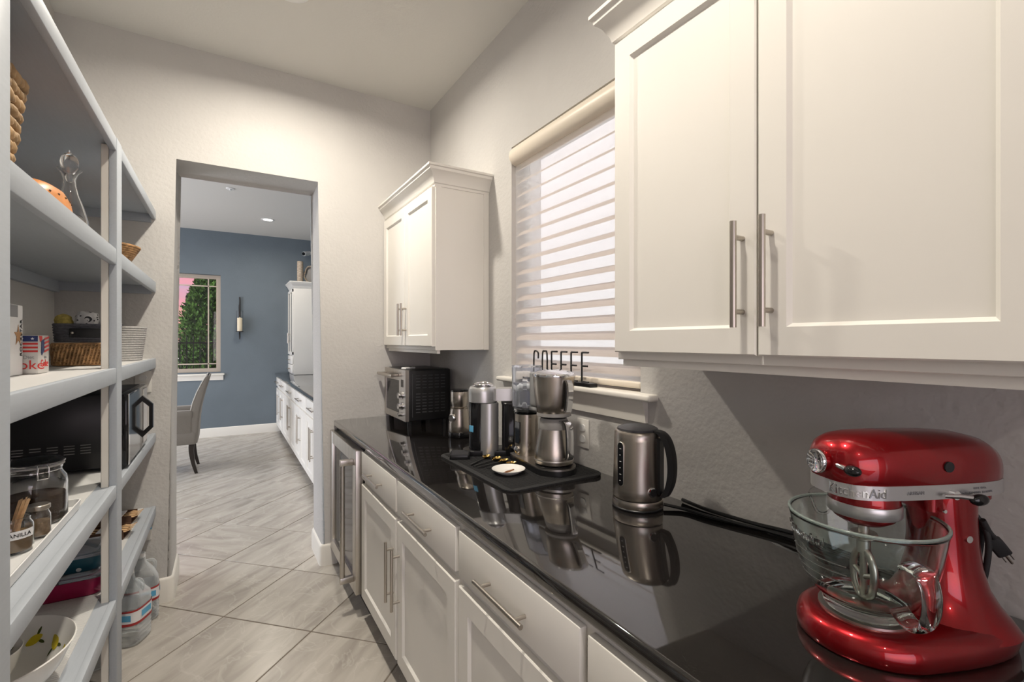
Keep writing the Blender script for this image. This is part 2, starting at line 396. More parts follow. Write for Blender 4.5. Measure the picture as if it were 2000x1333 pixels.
# dining room
bb = B(); dx0, dx1, dz0, dz1 = -1.35, -.06, .955, 2.40
bb.box((-3.6, YD1, -.02), (dx0, YD1+.18, CH)); bb.box((dx1, YD1, -.02), (1.5, YD1+.18, CH)); bb.box((dx0, YD1, -.02), (dx1, YD1+.18, dz0)); bb.box((dx0, YD1, dz1), (dx1, YD1+.18, CH))
struct(bb.build('wall_dining_far', 'dining_wall', smooth=None))
struct(B().box((1.33, YD0, -.02), (1.5, YD1+.1, CH)).build('wall_dining_right', 'dining_wall', smooth=None))
bb = B()
bb.box((-3.72, YD0-.1, -.02), (-3.6, 4.3, CH)); bb.box((-3.72, 7.5, -.02), (-3.6, YD1+.1, CH)); bb.box((-3.72, 4.3, 2.45), (-3.6, 7.5, CH)); bb.box((-3.72, 4.3, -.02), (-3.6, 7.5, .2))
struct(bb.build('wall_dining_left', 'dining_wall', smooth=None))
# baseboards
bp = [(0, .0), (.014, .0), (.014, .105), (.011, .114), (.011, .120), (.006, .130), (0, .133)]
pl = [(-.318, YF)]+arc(DL-.022, YF+.022, .022, -90, 0)+arc(DL-.022, YD0-.022, .022, 0, 90)+[(-3.5, YD0)]
struct(sweep(pl, bp).build('baseboard_left', 'trim', smooth=40))
pr = [(.72, YD0)]+arc(DR+.022, YD0-.022, .022, 90, 180)+arc(DR+.022, YF+.022, .022, 180, 270)+[(.612, YF)]
struct(sweep(pr, bp).build('baseboard_right', 'trim', smooth=40))
struct(sweep([(-3.5, YD1), (.735, YD1)], bp).build('baseboard_far', 'trim', smooth=40))

def recessed(x, y, energy, label, colr=(1, .92, .80)):
    t = thing('recessed_light', label, 'light', (x, y, CH), group='recessed ceiling lights')
    B().lathe([(.058, 0), (.085, 0), (.085, -.004), (.078, -.008), (.060, -.006)], 32, cap=False).build('trim_ring', 'white_plastic', t, 40)
    B().lathe([(.058, -.003), (.0, -.0035)], 32).build('lens', 'lamp_glow', t, 40)
    d = bpy.data.lights.new('lamp', 'AREA'); d.shape = 'DISK'; d.size = .11; d.energy = energy; d.color = colr; d.spread = rad(165)
    o = bpy.data.objects.new('lamp', d); C.objects.link(o); o.parent = t; o.location = (0, 0, -.012)
recessed(.26, 2.42, LAMP_A, 'round recessed pantry light before the doorway')
recessed(.26, .65, LAMP_B, 'round recessed pantry light above the standing place')
recessed(-.6, -1.6, LAMP_FILL, 'unseen recessed fill light added in the room behind')  # unseen lamp, added as fill from behind the camera
recessed(.49, 7.17, LAMP_D, 'lit round recessed light in the dining room ceiling')
recessed(-1.7, 7.17, LAMP_D, 'round recessed light beyond the left of the doorway')
recessed(-1.7, 4.9, LAMP_D, 'round recessed light above the dining table place')
tag(B().lathe([(.042, 3.05), (.042, 3.044), (.036, 3.041), (.012, 3.040), (.012, 3.030), (.0, 3.030)], 24, (.047, 5.912)).build('sprinkler_cap', 'white_plastic', smooth=40), 'small white round sprinkler cover on the dining ceiling', 'sprinkler')

# ------------------------------------------------------------------ pantry window
wn = struct(thing('window_1', '', '')); del wn['label']; del wn['category']
bb = B(); wx0, wx1 = XR+.085, XR+.15
for q in (((wx0, WY0, WZ0), (wx1, WY0+.045, WZ1)), ((wx0, WY1-.045, WZ0), (wx1, WY1, WZ1)), ((wx0+.0007, WY0+.001, WZ0+.001), (wx1-.0007, WY1-.001, WZ0+.05)), ((wx0+.0007, WY0+.001, WZ1-.05), (wx1-.0007, WY1-.001, WZ1-.001))): bb.box(*q)
bb.build('window_frame', 'window_white', wn, None)
B().box((wx0+.03, WY0+.04, WZ0+.045), (wx0+.034, WY1-.04, WZ1-.045)).build('pane', 'pane', wn, None)
# sill and apron
sl = B().box((XR-.045, 1.112, WZ0-.022), (XR+.085, 2.152, WZ0+.001), .008, 3)
o = struct(sl.build('trim_1', 'trim', smooth=40))
struct(sweep([(XR, 2.105), (XR, 1.158)], [(0, WZ0-.10), (.012, WZ0-.10), (.014, WZ0-.085), (.018, WZ0-.05), (.024, WZ0-.04), (.030, WZ0-.022), (0, WZ0-.022)]).build('trim_2', 'trim', smooth=30))
# sheer shade with fabric vanes
sh = thing('window_shade', 'white sheer shade with beige horizontal fabric vanes in the pantry window', 'shade', (XR+.02, 0, WZ0))
prof = [(-.032+.030*(1-cos(t)), .035-.046*cos(2*t)*.0) for t in ()]
cs = []
for yy in (WY0+.012, WY1-.006):
    cs.append([(x_, yy, 1.116+z_) for x_, z_ in [(.035, -.048), (.0, -.048), (-.022, -.040), (-.036, -.02), (-.040, .0), (-.036, .02), (-.022, .038), (0, .046), (.035, .046)]])
B().loft(cs).build('cassette', 'shade_cassette', sh, 40)
y0, y1 = WY0+.012, WY1-.012
B().quad((-.002, y0, .035), (-.002, y1, .035), (-.002, y1, 1.08), (-.002, y0, 1.08)).build('front_sheer', 'sheer', sh, None)
B().quad((.036, y0, .035), (.036, y1, .035), (.036, y1, 1.08), (.036, y0, 1.08)).build('rear_sheer', 'sheer', sh, None)
def vane(k):
    h = .030 if k > 6 else .030+.0012*(7-k)
    return B().loft([[(.0, y, .0), (.010, y, h*.28+.001), (.022, y, h*.62), (.034, y, h)] for y in (y0, y1)], False, False, False).mesh('vane', 'vane', 40)
for k in range(16): link('vane', vane(k), sh, (0, 0, .055+k*.0655))
B().box((-.010, y0, .012), (.040, y1, .036), .008, 3).build('bottom_rail', 'shade_cassette', sh, 40)

# ------------------------------------------------------------------ cabinet makers (local x along the run, y into the wall, front faces -y)
def shaker(w, h, t=.02, st=.057, dep=.009, bev=.007):
    bb = B(); bm = bb.bm
    def ring(x0, z0, x1, z1, y): return [bm.verts.new((x0, y, z0)), bm.verts.new((x1, y, z0)), bm.verts.new((x1, y, z1)), bm.verts.new((x0, y, z1))]
    e = .003
    R = [ring(0, 0, w, h, 0), ring(0, 0, w, h, -t+e), ring(e, e, w-e, h-e, -t), ring(st, st, w-st, h-st, -t), ring(st+bev, st+bev, w-st-bev, h-st-bev, -t+dep)]
    for a, b in zip(R, R[1:]):
        for i in range(4): bm.faces.new((a[i], a[(i+1) % 4], b[(i+1) % 4], b[i]))
    bm.faces.new(R[-1]); bm.faces.new(R[0][::-1])
    return bb
def slab(w, h, t=.02):
    return B().box((0, -t, 0), (w, 0, h), .004, 2)
def handle(parent, x, z, length, vertical, y=-.02, r=.0062, so=.032, inset=.032):
    bb = B(); h = length/2
    if vertical:
        bb.cyl((x, y-so, z-h), (x, y-so, z+h), r, 14)
        for s in (-1, 1): bb.cyl((x, y, z+s*(h-inset)), (x, y-so, z+s*(h-inset)), r*.8, 10)
    else:
        bb.cyl((x-h, y-so, z), (x+h, y-so, z), r, 14)
        for s in (-1, 1): bb.cyl((x+s*(h-inset), y, z), (x+s*(h-inset), y-so, z), r*.8, 10)
    return bb.build('handle', 'nickel', parent, 40)
def front(parent, name, bb, x, z):
    return bb.build(name, 'cabinet', parent, 25, loc=(x, 0, z))

# wall cabinets
crown = [(0, 0), (.004, 0), (.006, .012), (.012, .016), (.016, .03), (.034, .062), (.048, .072), (.050, .084), (.058, .088), (.058, .098), (0, .098)]
def wall_cab(label, y_far, y_near, xf, z0, z1, hl, hz, near_trim, pathmode, stile=.057):
    W = y_far-y_near; D = XR-.001-xf
    t = thing('wall_cabinet', label, 'cabinet', (xf, y_far, z0), -PI/2, 'white wall cabinets')
    B().box((0, 0, 0), (W, D, z1-z0), .0015, 1).build('body', 'cabinet', t, 25)
    g = .004; dw = (W-.012-g)/2; dh = z1-z0-.026
    for k in range(2):
        d = front(t, 'door', shaker(dw, dh), .006+k*(dw+g), .020)
        handle(d, dw-.028 if k == 0 else .028, hz, hl, True, r=.0068)
    if near_trim == 'near':
        b2 = B().box((W, .0, 0), (W+.004, .030, z1-z0)); b2.box((W, D-.03, 0), (W+.004, D, z1-z0)); b2.build('side_stile', 'cabinet', t, 25)
        path = [(0, 0), (W, 0), (W, D)]
    else:
        path = [(0, D), (0, 0), (W, 0)]
    # crown: out must point away from the box; local travel +x gives out = -y
    sweep(path, [(o, z1-z0-.004+z) for o, z in crown]).build('crown_moulding', 'cabinet', t, 30)
    B().box((.008, .012, -.018), (W-.008, .028, 0)).build('light_rail', 'cabinet', t, 25)
    return t
wall_cab('small white wall cabinet in the corner above the toaster oven', YF-.001, 2.312, .932, 1.370, 2.225, .19, .155, 'near', 0)
big = wall_cab('large white two-door wall cabinet above the red stand mixer', .977, .150, .932, 1.368, 2.235, .215, .165, 'far', 0)

# worktop
top = B().box((.592, -3.2, .876), (XR-.001, YF-.001, .914), .010, 4).build('worktop', 'granite', smooth=40)
tag(top, 'glossy black speckled stone worktop along the right wall', 'worktop')
# base cabinets
def base_cab(label, y_far, y_near, n=2):
    W = y_far-y_near; D = XR-.002-.614
    t = thing('base_cabinet', label, 'cabinet', (.614, y_far, 0), -PI/2, 'white base cabinets under the black worktop')
    B().box((0, 0, .10), (W, D, .875)).build('body', 'cabinet', t, 25)
    B().box((0, .075, 0), (W, .09, .10)).build('toe_kick', 'dark_grey', t, 25)
    w = W/n
    for k in range(n):
        dr = front(t, 'drawer', slab(w-.022, .136), k*w+.011, .719)
        handle(dr, (w-.022)/2, .062, .235, False, r=.0062)
        d = front(t, 'door', shaker(w-.022, .575, st=.062), k*w+.011, .115)
        handle(d, (w-.022-.030) if k % 2 == 0 else .030, .355, .245, True, r=.0062)
    return t
base_cab('white base cabinet with two drawers next to the wine fridge', 2.482, 1.308)
base_cab('white base cabinet with drawers below the kettle and mixer', 1.306, .13)
base_cab('white base cabinet at the near end below the worktop', .128, -1.05)

# wine fridge
t = thing('wine_fridge', 'stainless wine fridge with glass door under the black worktop', 'fridge', (.612, 3.176, 0), -PI/2)
W = .684
B().box((0, 0, .10), (W, .58, .868)).build('body', 'black', t, 25)
B().box((0, .03, 0), (W, .05, .10)).build('toe_grille', 'black', t, 25)
dd = B(); x0, x1, z0, z1, y0, y1 = 0, W, .115, .855, -.042, -.002; fw = .072
dd.box((x0, y0, z0), (x0+fw, y1, z1), .003, 2); dd.box((x1-fw, y0, z0), (x1, y1, z1), .003, 2); dd.box((x0+fw-.002, y0+.0005, z0), (x1-fw+.002, y1, z0+fw)); dd.box((x0+fw-.002, y0+.0005, z1-fw), (x1-fw+.002, y1, z1))
door = dd.build('door', 'steel', t, 25)
B().box((x0+fw-.003, y0+.012, z0+fw-.003), (x1-fw+.003, y0+.018, z1-fw+.003)).build('glass_panel', 'black_gloss', door, 25)
hh = B(); hx = W-.052
hh.cyl((hx, y0-.055, .175), (hx, y0-.055, .80), .0125, 18)
for z in (.185, .79): hh.box((hx-.013, y0-.068, z-.016), (hx+.013, y0+.001, z+.016), .004, 2)
hh.build('handle', 'steel', door, 40)
# wall outlet behind the coffee machine, on the pantry wall
def outlet(label, loc, rotz):
    t = thing('wall_outlet', label, 'outlet', loc, rotz, 'wall outlets')
    B().box((-.036, -.006, -.058), (.036, 0, .058), .003, 2).build('cover_plate', 'outlet', t, 40)
    for z in (-.022, .022): B().prism([(x, y) for x, y in sell(.017, .014, 3, 20)], 0, .003).build('socket', 'white_plastic', t, 40, X=Matrix.Translation((0, -.006, z)) @ Matrix.Rotation(PI/2, 4, 'X'))
    return t
outlet('cream wall outlet on the right wall behind the steel carafe', (XR, 1.50, 1.045), -PI/2)
outlet('cream wall outlet on the far wall behind the microwave', (-.375, YF, 1.20), 0)
outlet('cream wall outlet near the floor above the water jugs', (-.375, YF, .41), 0)

# ------------------------------------------------------------------ built-in shelving on the left
XS, XB = -.32, -.725
t = thing('shelving_unit', 'tall white painted built-in pantry shelving along the left wall', 'shelves', (0, 0, 0))
SY0 = .45
for k, (zt, th) in enumerate(((2.118, .046), (1.735, .055), (1.325, .052), (.923, .046), (.530, .052))):
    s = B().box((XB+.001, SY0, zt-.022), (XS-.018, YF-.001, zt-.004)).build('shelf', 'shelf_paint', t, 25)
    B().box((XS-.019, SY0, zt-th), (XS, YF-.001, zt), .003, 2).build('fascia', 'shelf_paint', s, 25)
    if k in (2, 3, 4): B().box((XB+.004, SY0, zt-.004), (XS-.055 if k > 2 else XS-.02, YF-.004, zt-.0015)).build('liner', 'liner', s, 25)
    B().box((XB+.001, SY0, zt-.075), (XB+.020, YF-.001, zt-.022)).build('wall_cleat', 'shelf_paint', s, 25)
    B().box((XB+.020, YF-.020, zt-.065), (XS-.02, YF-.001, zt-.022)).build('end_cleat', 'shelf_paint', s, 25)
def post(y0, y1):
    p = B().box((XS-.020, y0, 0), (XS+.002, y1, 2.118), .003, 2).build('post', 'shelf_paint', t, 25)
    B().box((XS-.042, y0+.004, 0), (XS-.021, y1-.004, 2.09), .002, 1).build('post_backing', 'trim', p, 25)
post(2.098, 2.186); post(1.06, 1.153)

# ------------------------------------------------------------------ things on the worktop
WT = .914
# --- toaster oven
t = thing('toaster_oven', 'black and stainless toaster oven in the corner of the worktop', 'oven', (.922, 3.172, WT), -PI/2)
W, D, H0, H1 = .425, .285, .020, .332
B().box((.006, .012, H0), (W, D, H1), .010, 3).build('body', 'black', t, 40)
for x in (.03, W-.03):
    for y in (.03, D-.03): B().cyl((x, y, 0), (x, y, H0+.004), .014, 14).build('foot', 'black_matte', t, 40)
fr = B(); fz0, fz1 = H0+.002, H1-.003; gx0, gx1, gz0, gz1 = .030, .305, .062, .262
for q in (((0, -.006, fz0), (gx0, .016, fz1)), ((gx1, -.006, fz0), (W+.002, .016, fz1)), ((gx0-.001, -.0055, fz0), (gx1+.001, .016, gz0)), ((gx0-.001, -.0055, gz1), (gx1+.001, .016, fz1))): fr.box(*q)
f = fr.build('front_frame', 'steel', t, 30)
B().box((gx0, -.002, gz0), (gx1, .004, gz1)).build('door_glass', 'black_gloss', t, 30)
hb = B(); hb.tube([(.012, -.052, .292), (.030, -.056, .292), (.30, -.056, .292), (.318, -.052, .292)], .010, 12)
for x in (.035, .29): hb.box((x-.010, -.055, .284), (x+.010, -.004, .300), .003, 2)
hb.build('door_handle', 'nickel', t, 40)
for z, r in ((.175, .021), (.110, .021), (.060, .012)):
    k = B().cyl((.365, -.005, z), (.365, -.012, z), r*1.15, 24); k.cyl((.365, -.012, z), (.365, -.032, z), r, 24, r*.86); kb = k.build('knob', 'chrome', t, 40)
    B().box((.3635, -.0335, z), (.3665, -.031, z+r*.8)).build('pointer', 'black', kb, 30)
B().box((.345, -.0075, .225), (.388, -.005, .27)).build('display', 'black_gloss', t, 30)
# louvres on the side facing the camera
vb = B()
for cx in range(5):
    for rz in range(13):
        z = .07+rz*.0185
        if rz in (7,): continue
        y = .060+cx*.040
        vb.box((W-.001, y, z), (W+.0016, y+.027, z+.006))
o = vb.build('louvres', 'dark_grey', t, None); o['kind'] = 'stuff'
B().box((W-.001, .036, .045), (W+.003, .040, .305)).build('side_seam', 'dark_grey', t, None)
t2 = thing('remote_control', 'small pale remote control lying on the toaster oven', 'remote', (.965, 2.835, WT+H1), rad(35))
B().box((-.05, -.018, 0), (.05, .018, .012), .004, 2).build('casing', 'white_plastic', t2, 40)
B().box((-.035, -.011, .0119), (.02, .011, .0135), .001, 1).build('button_pad', 'grey_plastic', t2, 40)

# --- coffee grinder
t = thing('coffee_grinder', 'brushed steel coffee grinder between toaster oven and pod machine', 'grinder', (1.062, 2.30, WT))
B().lathe([(.057, 0), (.060, .004), (.060, .024), (.057, .028)], 40).build('base', 'black_gloss', t, 40)
B().lathe([(.056, .028), (.058, .034), (.0575, .06), (.054, .10), (.049, .135), (.047, .148), (.0, .149)], 40).build('body', 'steel_warm', t, 40)
B().lathe([(.044, .149), (.046, .156), (.040, .158), (.042, .170), (.046, .185), (.0465, .236), (.044, .240), (.0, .240)], 40).build('grounds_cup', 'steel_warm', t, 40)
B().lathe([(.047, .238), (.047, .246), (.041, .249), (.0, .249)], 40).build('lid', 'black_gloss', t, 40)
B().lathe([(.0, .0), (.020, .0), (.020, .012), (.016, .016), (.0, .016)], 24).build('dial', 'chrome', t, 40, X=Matrix.Translation((-.047, -.022, .105)) @ Matrix.Rotation(rad(205), 4, 'Z') @ Matrix.Rotation(PI/2, 4, 'Y'))

# --- counter mat
mt = B().prism(rrect(.798, 1.345, 1.222, 1.955, .045, 8), WT, WT+.007, .002, 2).build('drying_mat', 'mat_fabric', smooth=40)
tag(mt, 'black ribbed mat under the coffee machines', 'mat')
rb = B()
for k in range(59): rb.box((.82, 1.37+k*.0096, WT+.0068), (1.20, 1.374+k*.0096, WT+.0082))
o = rb.build('ribs', 'mat_fabric', mt, None); o['kind'] = 'stuff'
ZM = WT+.0082

# --- pod coffee machine (local +x to the back)
t = thing('pod_coffee_machine', 'silver and black capsule coffee machine on the mat', 'coffee machine', (.965, 1.872, ZM), rad(-28))
B().prism(rrect(-.075, -.058, .20, .058, .05, 8), 0, .022, .004, 2).build('base', 'black', t, 40)
B().lathe([(.050, .02), (.050, .225)], 40, (.0, 0)).build('front_panel', 'black_gloss', t, 40)
B().lathe([(.044, .0), (.044, .226)], 40, (.036, -.022)).build('body', 'silver_paint', t, 40)
hd = B().lathe([(.058, .226), (.063, .230), (.064, .27), (.062, .288), (.056, .296), (.0, .302)], 44, (.012, 0)); hd.build('brew_head', 'silver_paint', t, 40)
B().lathe([(.045, .297), (.045, .303), (.034, .307), (.012, .309), (.0, .309)], 32, (.012, 0)).build('lid_dome', 'chrome', t, 40)
lv = B()
for s in (-1, 1): lv.tube(smoothpath([(.012+.046*cos(a), s*.056*sin(a), .297+.016*max(0, sin(a)-.45)) for a in (rad(30), rad(55), rad(75), rad(90), rad(105), rad(125), rad(150))], 4), .0068, 10)
lv.build('lever', 'chrome', t, 40)
B().loft([[(x, y, z) for x, y in rrect(.05, -.045, .225, .045, .02, 5)] for z in (.236, .240, .284, .288)]).build('arm', 'silver_paint', t, 40)
tk = B().loft([[(x, y, z) for x, y in rrect(.095, -.062, .215, .05, .03, 6)] for z in (.0, .005, .215, .22)]).build('water_tank', 'black_gloss', t, 40)
B().prism(rrect(.093, -.064, .217, .052, .03, 6), .22, .228, .002, 1).build('tank_lid', 'black', tk, 40)
B().box((-.0505, -.014, .10), (-.0475, .014, .128), .001, 1).build('pod_reflection', 'ink_blue', t, 40, X=Matrix.Rotation(rad(38), 4, 'Z'))  # blue reflection of a pod, painted as a small patch on the panel
t = thing('drip_tray', 'small black drip tray at the left end of the mat', 'tray', (.858, 1.853, ZM), rad(-28))
B().prism(rrect(-.042, -.045, .042, .045, .010, 4), 0, .018, .002, 2).build('tray_body', 'black', t, 40)
gb = B()
for k in range(8): gb.box((-.036, -.036+k*.0098, .0179), (.036, -.032+k*.0098, .0205))
gb.box((-.038, -.041, .0178), (.038, -.039, .021)); gb.box((-.038, .039, .0178), (.038, .041, .021)); gb.build('grate', 'dark_grey', t, None)

# --- drip coffee maker with a thermal carafe
t = thing('coffee_maker', 'tall steel drip coffee maker with clear water tank', 'coffee maker', (1.072, 1.565, ZM))
# local: y + to the far side (tank), y - to the camera side (carafe plate)
pl_ = [(.080*cos(a), -.095+.088*sin(a)) for a in [rad(180+180*k/20) for k in range(21)]]+[(.060, .10), (.048, .150), (.0, .163), (-.048, .150), (-.060, .10)]
B().prism(pl_, .0, .020, .004, 2).build('base', 'black', t, 40)
B().prism([(x*1.0, y) for x, y in pl_], .020, .027, .002, 1).build('base_plate', 'steel', t, 40)
B().lathe([(.070, .027), (.072, .030), (.066, .032), (.0, .032)], 40, (0, -.095)).build('hot_plate', 'black', t, 40)
col = B().prism(rrect(-.046, .050, .046, .146, .040, 10), .027, .196, .002, 1).build('column', 'steel_warm', t, 40)
B().box((-.0475, .075, .075), (-.043, .112, .165), .002, 1).build('control_window', 'black_gloss', col, 40)
B().lathe([(0, 0), (.015, 0), (.015, .010), (.011, .013), (0, .013)], 20).build('knob', 'chrome', col, 40, X=Matrix.Translation((-.046, .092, .050)) @ Matrix.Rotation(-PI/2, 4, 'Y'))
B().prism(rrect(-.049, .047, .049, .149, .042, 10), .196, .216, .003, 1).build('tank_seat', 'clear_plastic', t, 40)
def tub(z, e): return [(x, y, z) for x, y in rrect(-.050-e, .040-e, .050+e, .150+e, .030, 8)]
tkb = B().loft([tub(.216, -.004), tub(.222, 0), tub(.386, .002), tub(.388, .002), tub(.388, -.001), tub(.226, -.003), tub(.224, -.006)]).build('water_tank', 'tank_plastic', t, 40)
B().loft([tub(.229, -.0045), tub(.325, -.004)]).build('water', 'water', tkb, 40)
B().prism(rrect(-.052, .036, .052, .154, .032, 8), .3885, .396, .003, 1).build('tank_lid', 'tank_plastic', tkb, 40)
B().box((.012, .038, .225), (.034, .050, .37), .004, 1).build('riser_pipe', 'grey_plastic', tkb, 40)
am = B(); am.box((-.022, -.03, .215), (.030, .055, .236), .008, 3); am.box((-.026, -.02, .236), (.034, .040, .372), .010, 3); am.build('arm', 'silicone', t, 40)
bk = B().lathe([(.060, .222), (.064, .226), (.070, .26), (.077, .32), (.079, .362), (.0, .364)], 44, (0, -.095)).build('filter_basket', 'steel_warm', t, 40)
B().lathe([(.063, .212), (.066, .214), (.064, .226), (.0, .227)], 44, (0, -.095)).build('basket_ring', 'grey_plastic', bk, 40)
B().lathe([(.081, .362), (.082, .368), (.079, .374), (.060, .382), (.025, .387), (.0, .387)], 44, (0, -.095)).build('basket_lid', 'chrome', bk, 40)
# basket grip, toward the camera side
ga = rad(-90)
gx, gy = cos(ga), sin(ga)
B().loft([[(gx*r+ -gy*s_, -.095+gy*r+gx*s_, z) for r, s_ in ((r0, -.011), (r0+.012, -.011), (r0+.012, .011), (r0, .011))] for r0, z in ((.066, .350), (.082, .352), (.091, .338), (.094, .310), (.090, .27), (.082, .237), (.070, .232))]).build('basket_grip', 'chrome', bk, 50)
B().loft([[(gx*r+ -gy*s_, -.095+gy*r+gx*s_, z) for r, s_ in ((r0-.004, -.0125), (r0+.001, -.0125), (r0+.001, .0125), (r0-.004, .0125))] for r0, z in ((.082, .346), (.090, .334), (.093, .310), (.089, .27), (.081, .240))]).build('grip_dark_edge', 'black', bk, 50)  # black strip drawing the dark inner edge of the chrome grip
car = thing('thermal_carafe', 'brushed steel thermal carafe standing under the filter basket', 'carafe', (1.072, 1.470, ZM+.0325))
B().lathe([(.066, 0), (.073, .004), (.0745, .02), (.072, .05), (.064, .095), (.056, .132), (.0, .133)], 48).build('body', 'steel_warm', car, 40)
B().lathe([(.0756, .016), (.0758, .019), (.0748, .021)], 48, cap=False).build('seam_ring', 'steel', car, 40)
B().lathe([(.056, .132), (.0565, .136), (.053, .165), (.049, .172), (.0, .174)], 48).build('collar', 'grey_plastic', car, 40)
hp = smoothpath([(.050, .162), (.075, .168), (.094, .155), (.101, .12), (.103, .08), (.102, .045), (.094, .030)], 5)
B().loft([[(gx*(p.x+dr)-gy*s_, gy*(p.x+dr)+gx*s_, p.y) for dr, s_ in ((-.006, -.012), (.004, -.012), (.006, 0), (.004, .012), (-.006, .012))] for p in hp]).build('handle', 'chrome', car, 50)
B().loft([[(gx*(p.x+dr)-gy*s_, gy*(p.x+dr)+gx*s_, p.y) for dr, s_ in ((-.0105, -.0135), (-.0055, -.0135), (-.0055, .0135), (-.0105, .0135))] for p in hp]).build('handle_dark_edge', 'black', car, 50)  # black strip drawing the dark inner edge of the chrome handle
B().lathe([(.046, .1735), (.044, .178), (.0, .179)], 32).build('lid', 'black', car, 40)

# --- gold spoons and saucer
def spoon(label, bowl, tail):
    bx, by = bowl; ang = math.atan2(by-tail[1], bx-tail[0]); ln = math.hypot(bx-tail[0], by-tail[1])
    t = thing('teaspoon', label, 'spoon', (tail[0], tail[1], ZM), ang, 'gold and black spoons on the mat')
    B().loft([[(x, y, z) for y, z in ((-w_, .003), (w_, .003), (w_*.7, .003+h), (-w_*.7, .003+h))] for x, w_, h in ((0, .0035, .003), (.02, .0042, .004), (ln*.55, .0028, .004), (ln*.72, .0022, .004))]).build('handle', 'black_matte', t, 40)
    rings = []
    for i in range(7):
        u = i/6; a = .019*(1-u*.93); rings.append([(ln-.018+a*1.25*cos(q)-.0, a*.82*sin(q), .011-.010*sin(u*PI/2)) for q in [2*PI*k/16 for k in range(16)]])
    rings2 = [[(x, y, z+.0012) for x, y, z in r_] for r_ in rings]
    bb = B().loft(rings[::-1]+rings2); bb.tube([(ln*.70, 0, .006), (ln*.8, 0, .010), (ln-.034, 0, .011)], [.0022, .0024, .004], 8); bb.build('bowl', 'gold', t, 50)
spoon('gold teaspoon with black handle, nearest the drip tray', (.958, 1.782), (.832, 1.700))
spoon('gold teaspoon with black handle, second from the drip tray', (.980, 1.728), (.834, 1.675))
spoon('gold teaspoon with black handle, third from the drip tray', (.990, 1.682), (.838, 1.652))
spoon('gold teaspoon with black handle, half hidden behind the saucer', (.995, 1.625), (.868, 1.630))
t = thing('saucer', 'small white saucer holding a brown wrapper on the mat', 'saucer', (.910, 1.535, ZM))
B().lathe([(.034, 0), (.036, .001), (.052, .009), (.062, .017), (.063, .0185), (.061, .0185), (.050, .012), (.038, .006), (.030, .005), (.0, .005)], 44).build('dish', 'white_ceramic', t, 50)
tag(B().loft([[(x, y*(1-abs(x)/.045), .0+z) for y, z in ((-.006, 0), (.006, 0), (.005, .003), (-.005, .003))] for x in (-.03, -.015, 0, .02, .032)]).build('sugar_wrapper', 'copper_piece', None, 40, loc=(.910, 1.535, ZM+.0055), rotz=rad(20)), 'small brown wrapper lying in the white saucer', 'wrapper')

# --- kettle
kt = thing('electric_kettle', 'brushed steel electric kettle with black handle on the worktop', 'kettle', (1.082, 1.050, WT))
B().lathe([(.073, 0), (.076, .003), (.076, .006), (.074, .008)], 48).build('foot', 'black', kt, 40)
B().lathe([(.0745, .008), (.0755, .012), (.0750, .026), (.0735, .030)], 48).build('power_base', 'steel_warm', kt, 40)
B().lathe([(.070, .030), (.070, .033)], 48).build('gap_ring', 'black', kt, 40)
B().lathe([(.0735, .033), (.0745, .037), (.0735, .06), (.0715, .13), (.0700, .205), (.0695, .226), (.066, .232), (.060, .234), (.0, .234)], 56).build('body', 'steel_warm', kt, 40)
B().lathe([(.061, .233), (.060, .239), (.050, .244), (.025, .247), (.0, .247)], 40).build('lid', 'dark_grey', kt, 40)
ha = rad(-72); hx, hy = cos(ha), sin(ha)
hp = smoothpath([(.050, .236), (.074, .232), (.093, .214), (.106, .178), (.111, .130), (.106, .085), (.093, .052), (.085, .044)], 5)
B().loft([[(hx*(p.x+dr)-hy*s_, hy*(p.x+dr)+hx*s_, p.y+dz) for dr, dz, s_ in ((-.010, 0, -.016), (.007, .002, -.016), (.011, .003, 0), (.007, .002, .016), (-.010, 0, .016), (-.012, 0, 0))] for p in hp]).build('handle', 'black_matte', kt, 60)
B().loft([[(hx*r-hy*s_, hy*r+hx*s_, z) for r, s_ in ((.060, -.016), (.078, -.014), (.078, .014), (.060, .016))] for z in (.052, .058, .20, .215)]).build('handle_bracket', 'black', kt, 40)
def on_body(ang, z, rr_): return Matrix.Rotation(ang, 4, 'Z') @ Matrix.Translation((rr_, 0, z)) @ Matrix.Rotation(PI/2, 4, 'Z') @ Matrix.Rotation(PI/2, 4, 'X')
wa = rad(-178)
def stadium(hw, hh, n=8): return [(hw*cos(a), hh-hw+hw*sin(a)) for a in [PI*k/n for k in range(n+1)]]+[(-hw*cos(a), -hh+hw-hw*sin(a)) for a in [PI*k/n for k in range(n+1)]]
gw = B().prism(stadium(.0125, .066), -.004, .0028, .001, 1).build('gauge_rim', 'steel', kt, 40, X=on_body(wa, .137, .0705))
B().prism(stadium(.0105, .064), -.003, .0034).build('gauge_window', 'black_gloss', gw, 40, X=on_body(wa, .137, .0705))
for k in range(6): B().box((-.003, -.0008, .003), (.004 if k % 2 else .001, .0008, .0039)).build('gauge_mark', 'ink_white', gw, None, X=on_body(wa, .088+k*.019, .0705))
B().lathe([(0, 0), (.015, 0), (.015, .004), (.0115, .005), (.0115, .004), (.0, .0045)], 28).build('switch_ring', 'chrome', kt, 40, X=Matrix.Translation((0, 0, .060)) @ Matrix.Rotation(rad(-100), 4, 'Z') @ Matrix.Translation((.0715, 0, 0)) @ Matrix.Rotation(PI/2, 4, 'Y'))
B().lathe([(0, 0), (.0112, 0), (.0112, .006), (.0, .0065)], 24).build('switch_button', 'black', kt, 40, X=Matrix.Translation((0, 0, .060)) @ Matrix.Rotation(rad(-100), 4, 'Z') @ Matrix.Translation((.0715, 0, 0)) @ Matrix.Rotation(PI/2, 4, 'Y'))
def rel(pts): return [(x-1.082, y-1.050, z-WT) for x, y, z in pts]
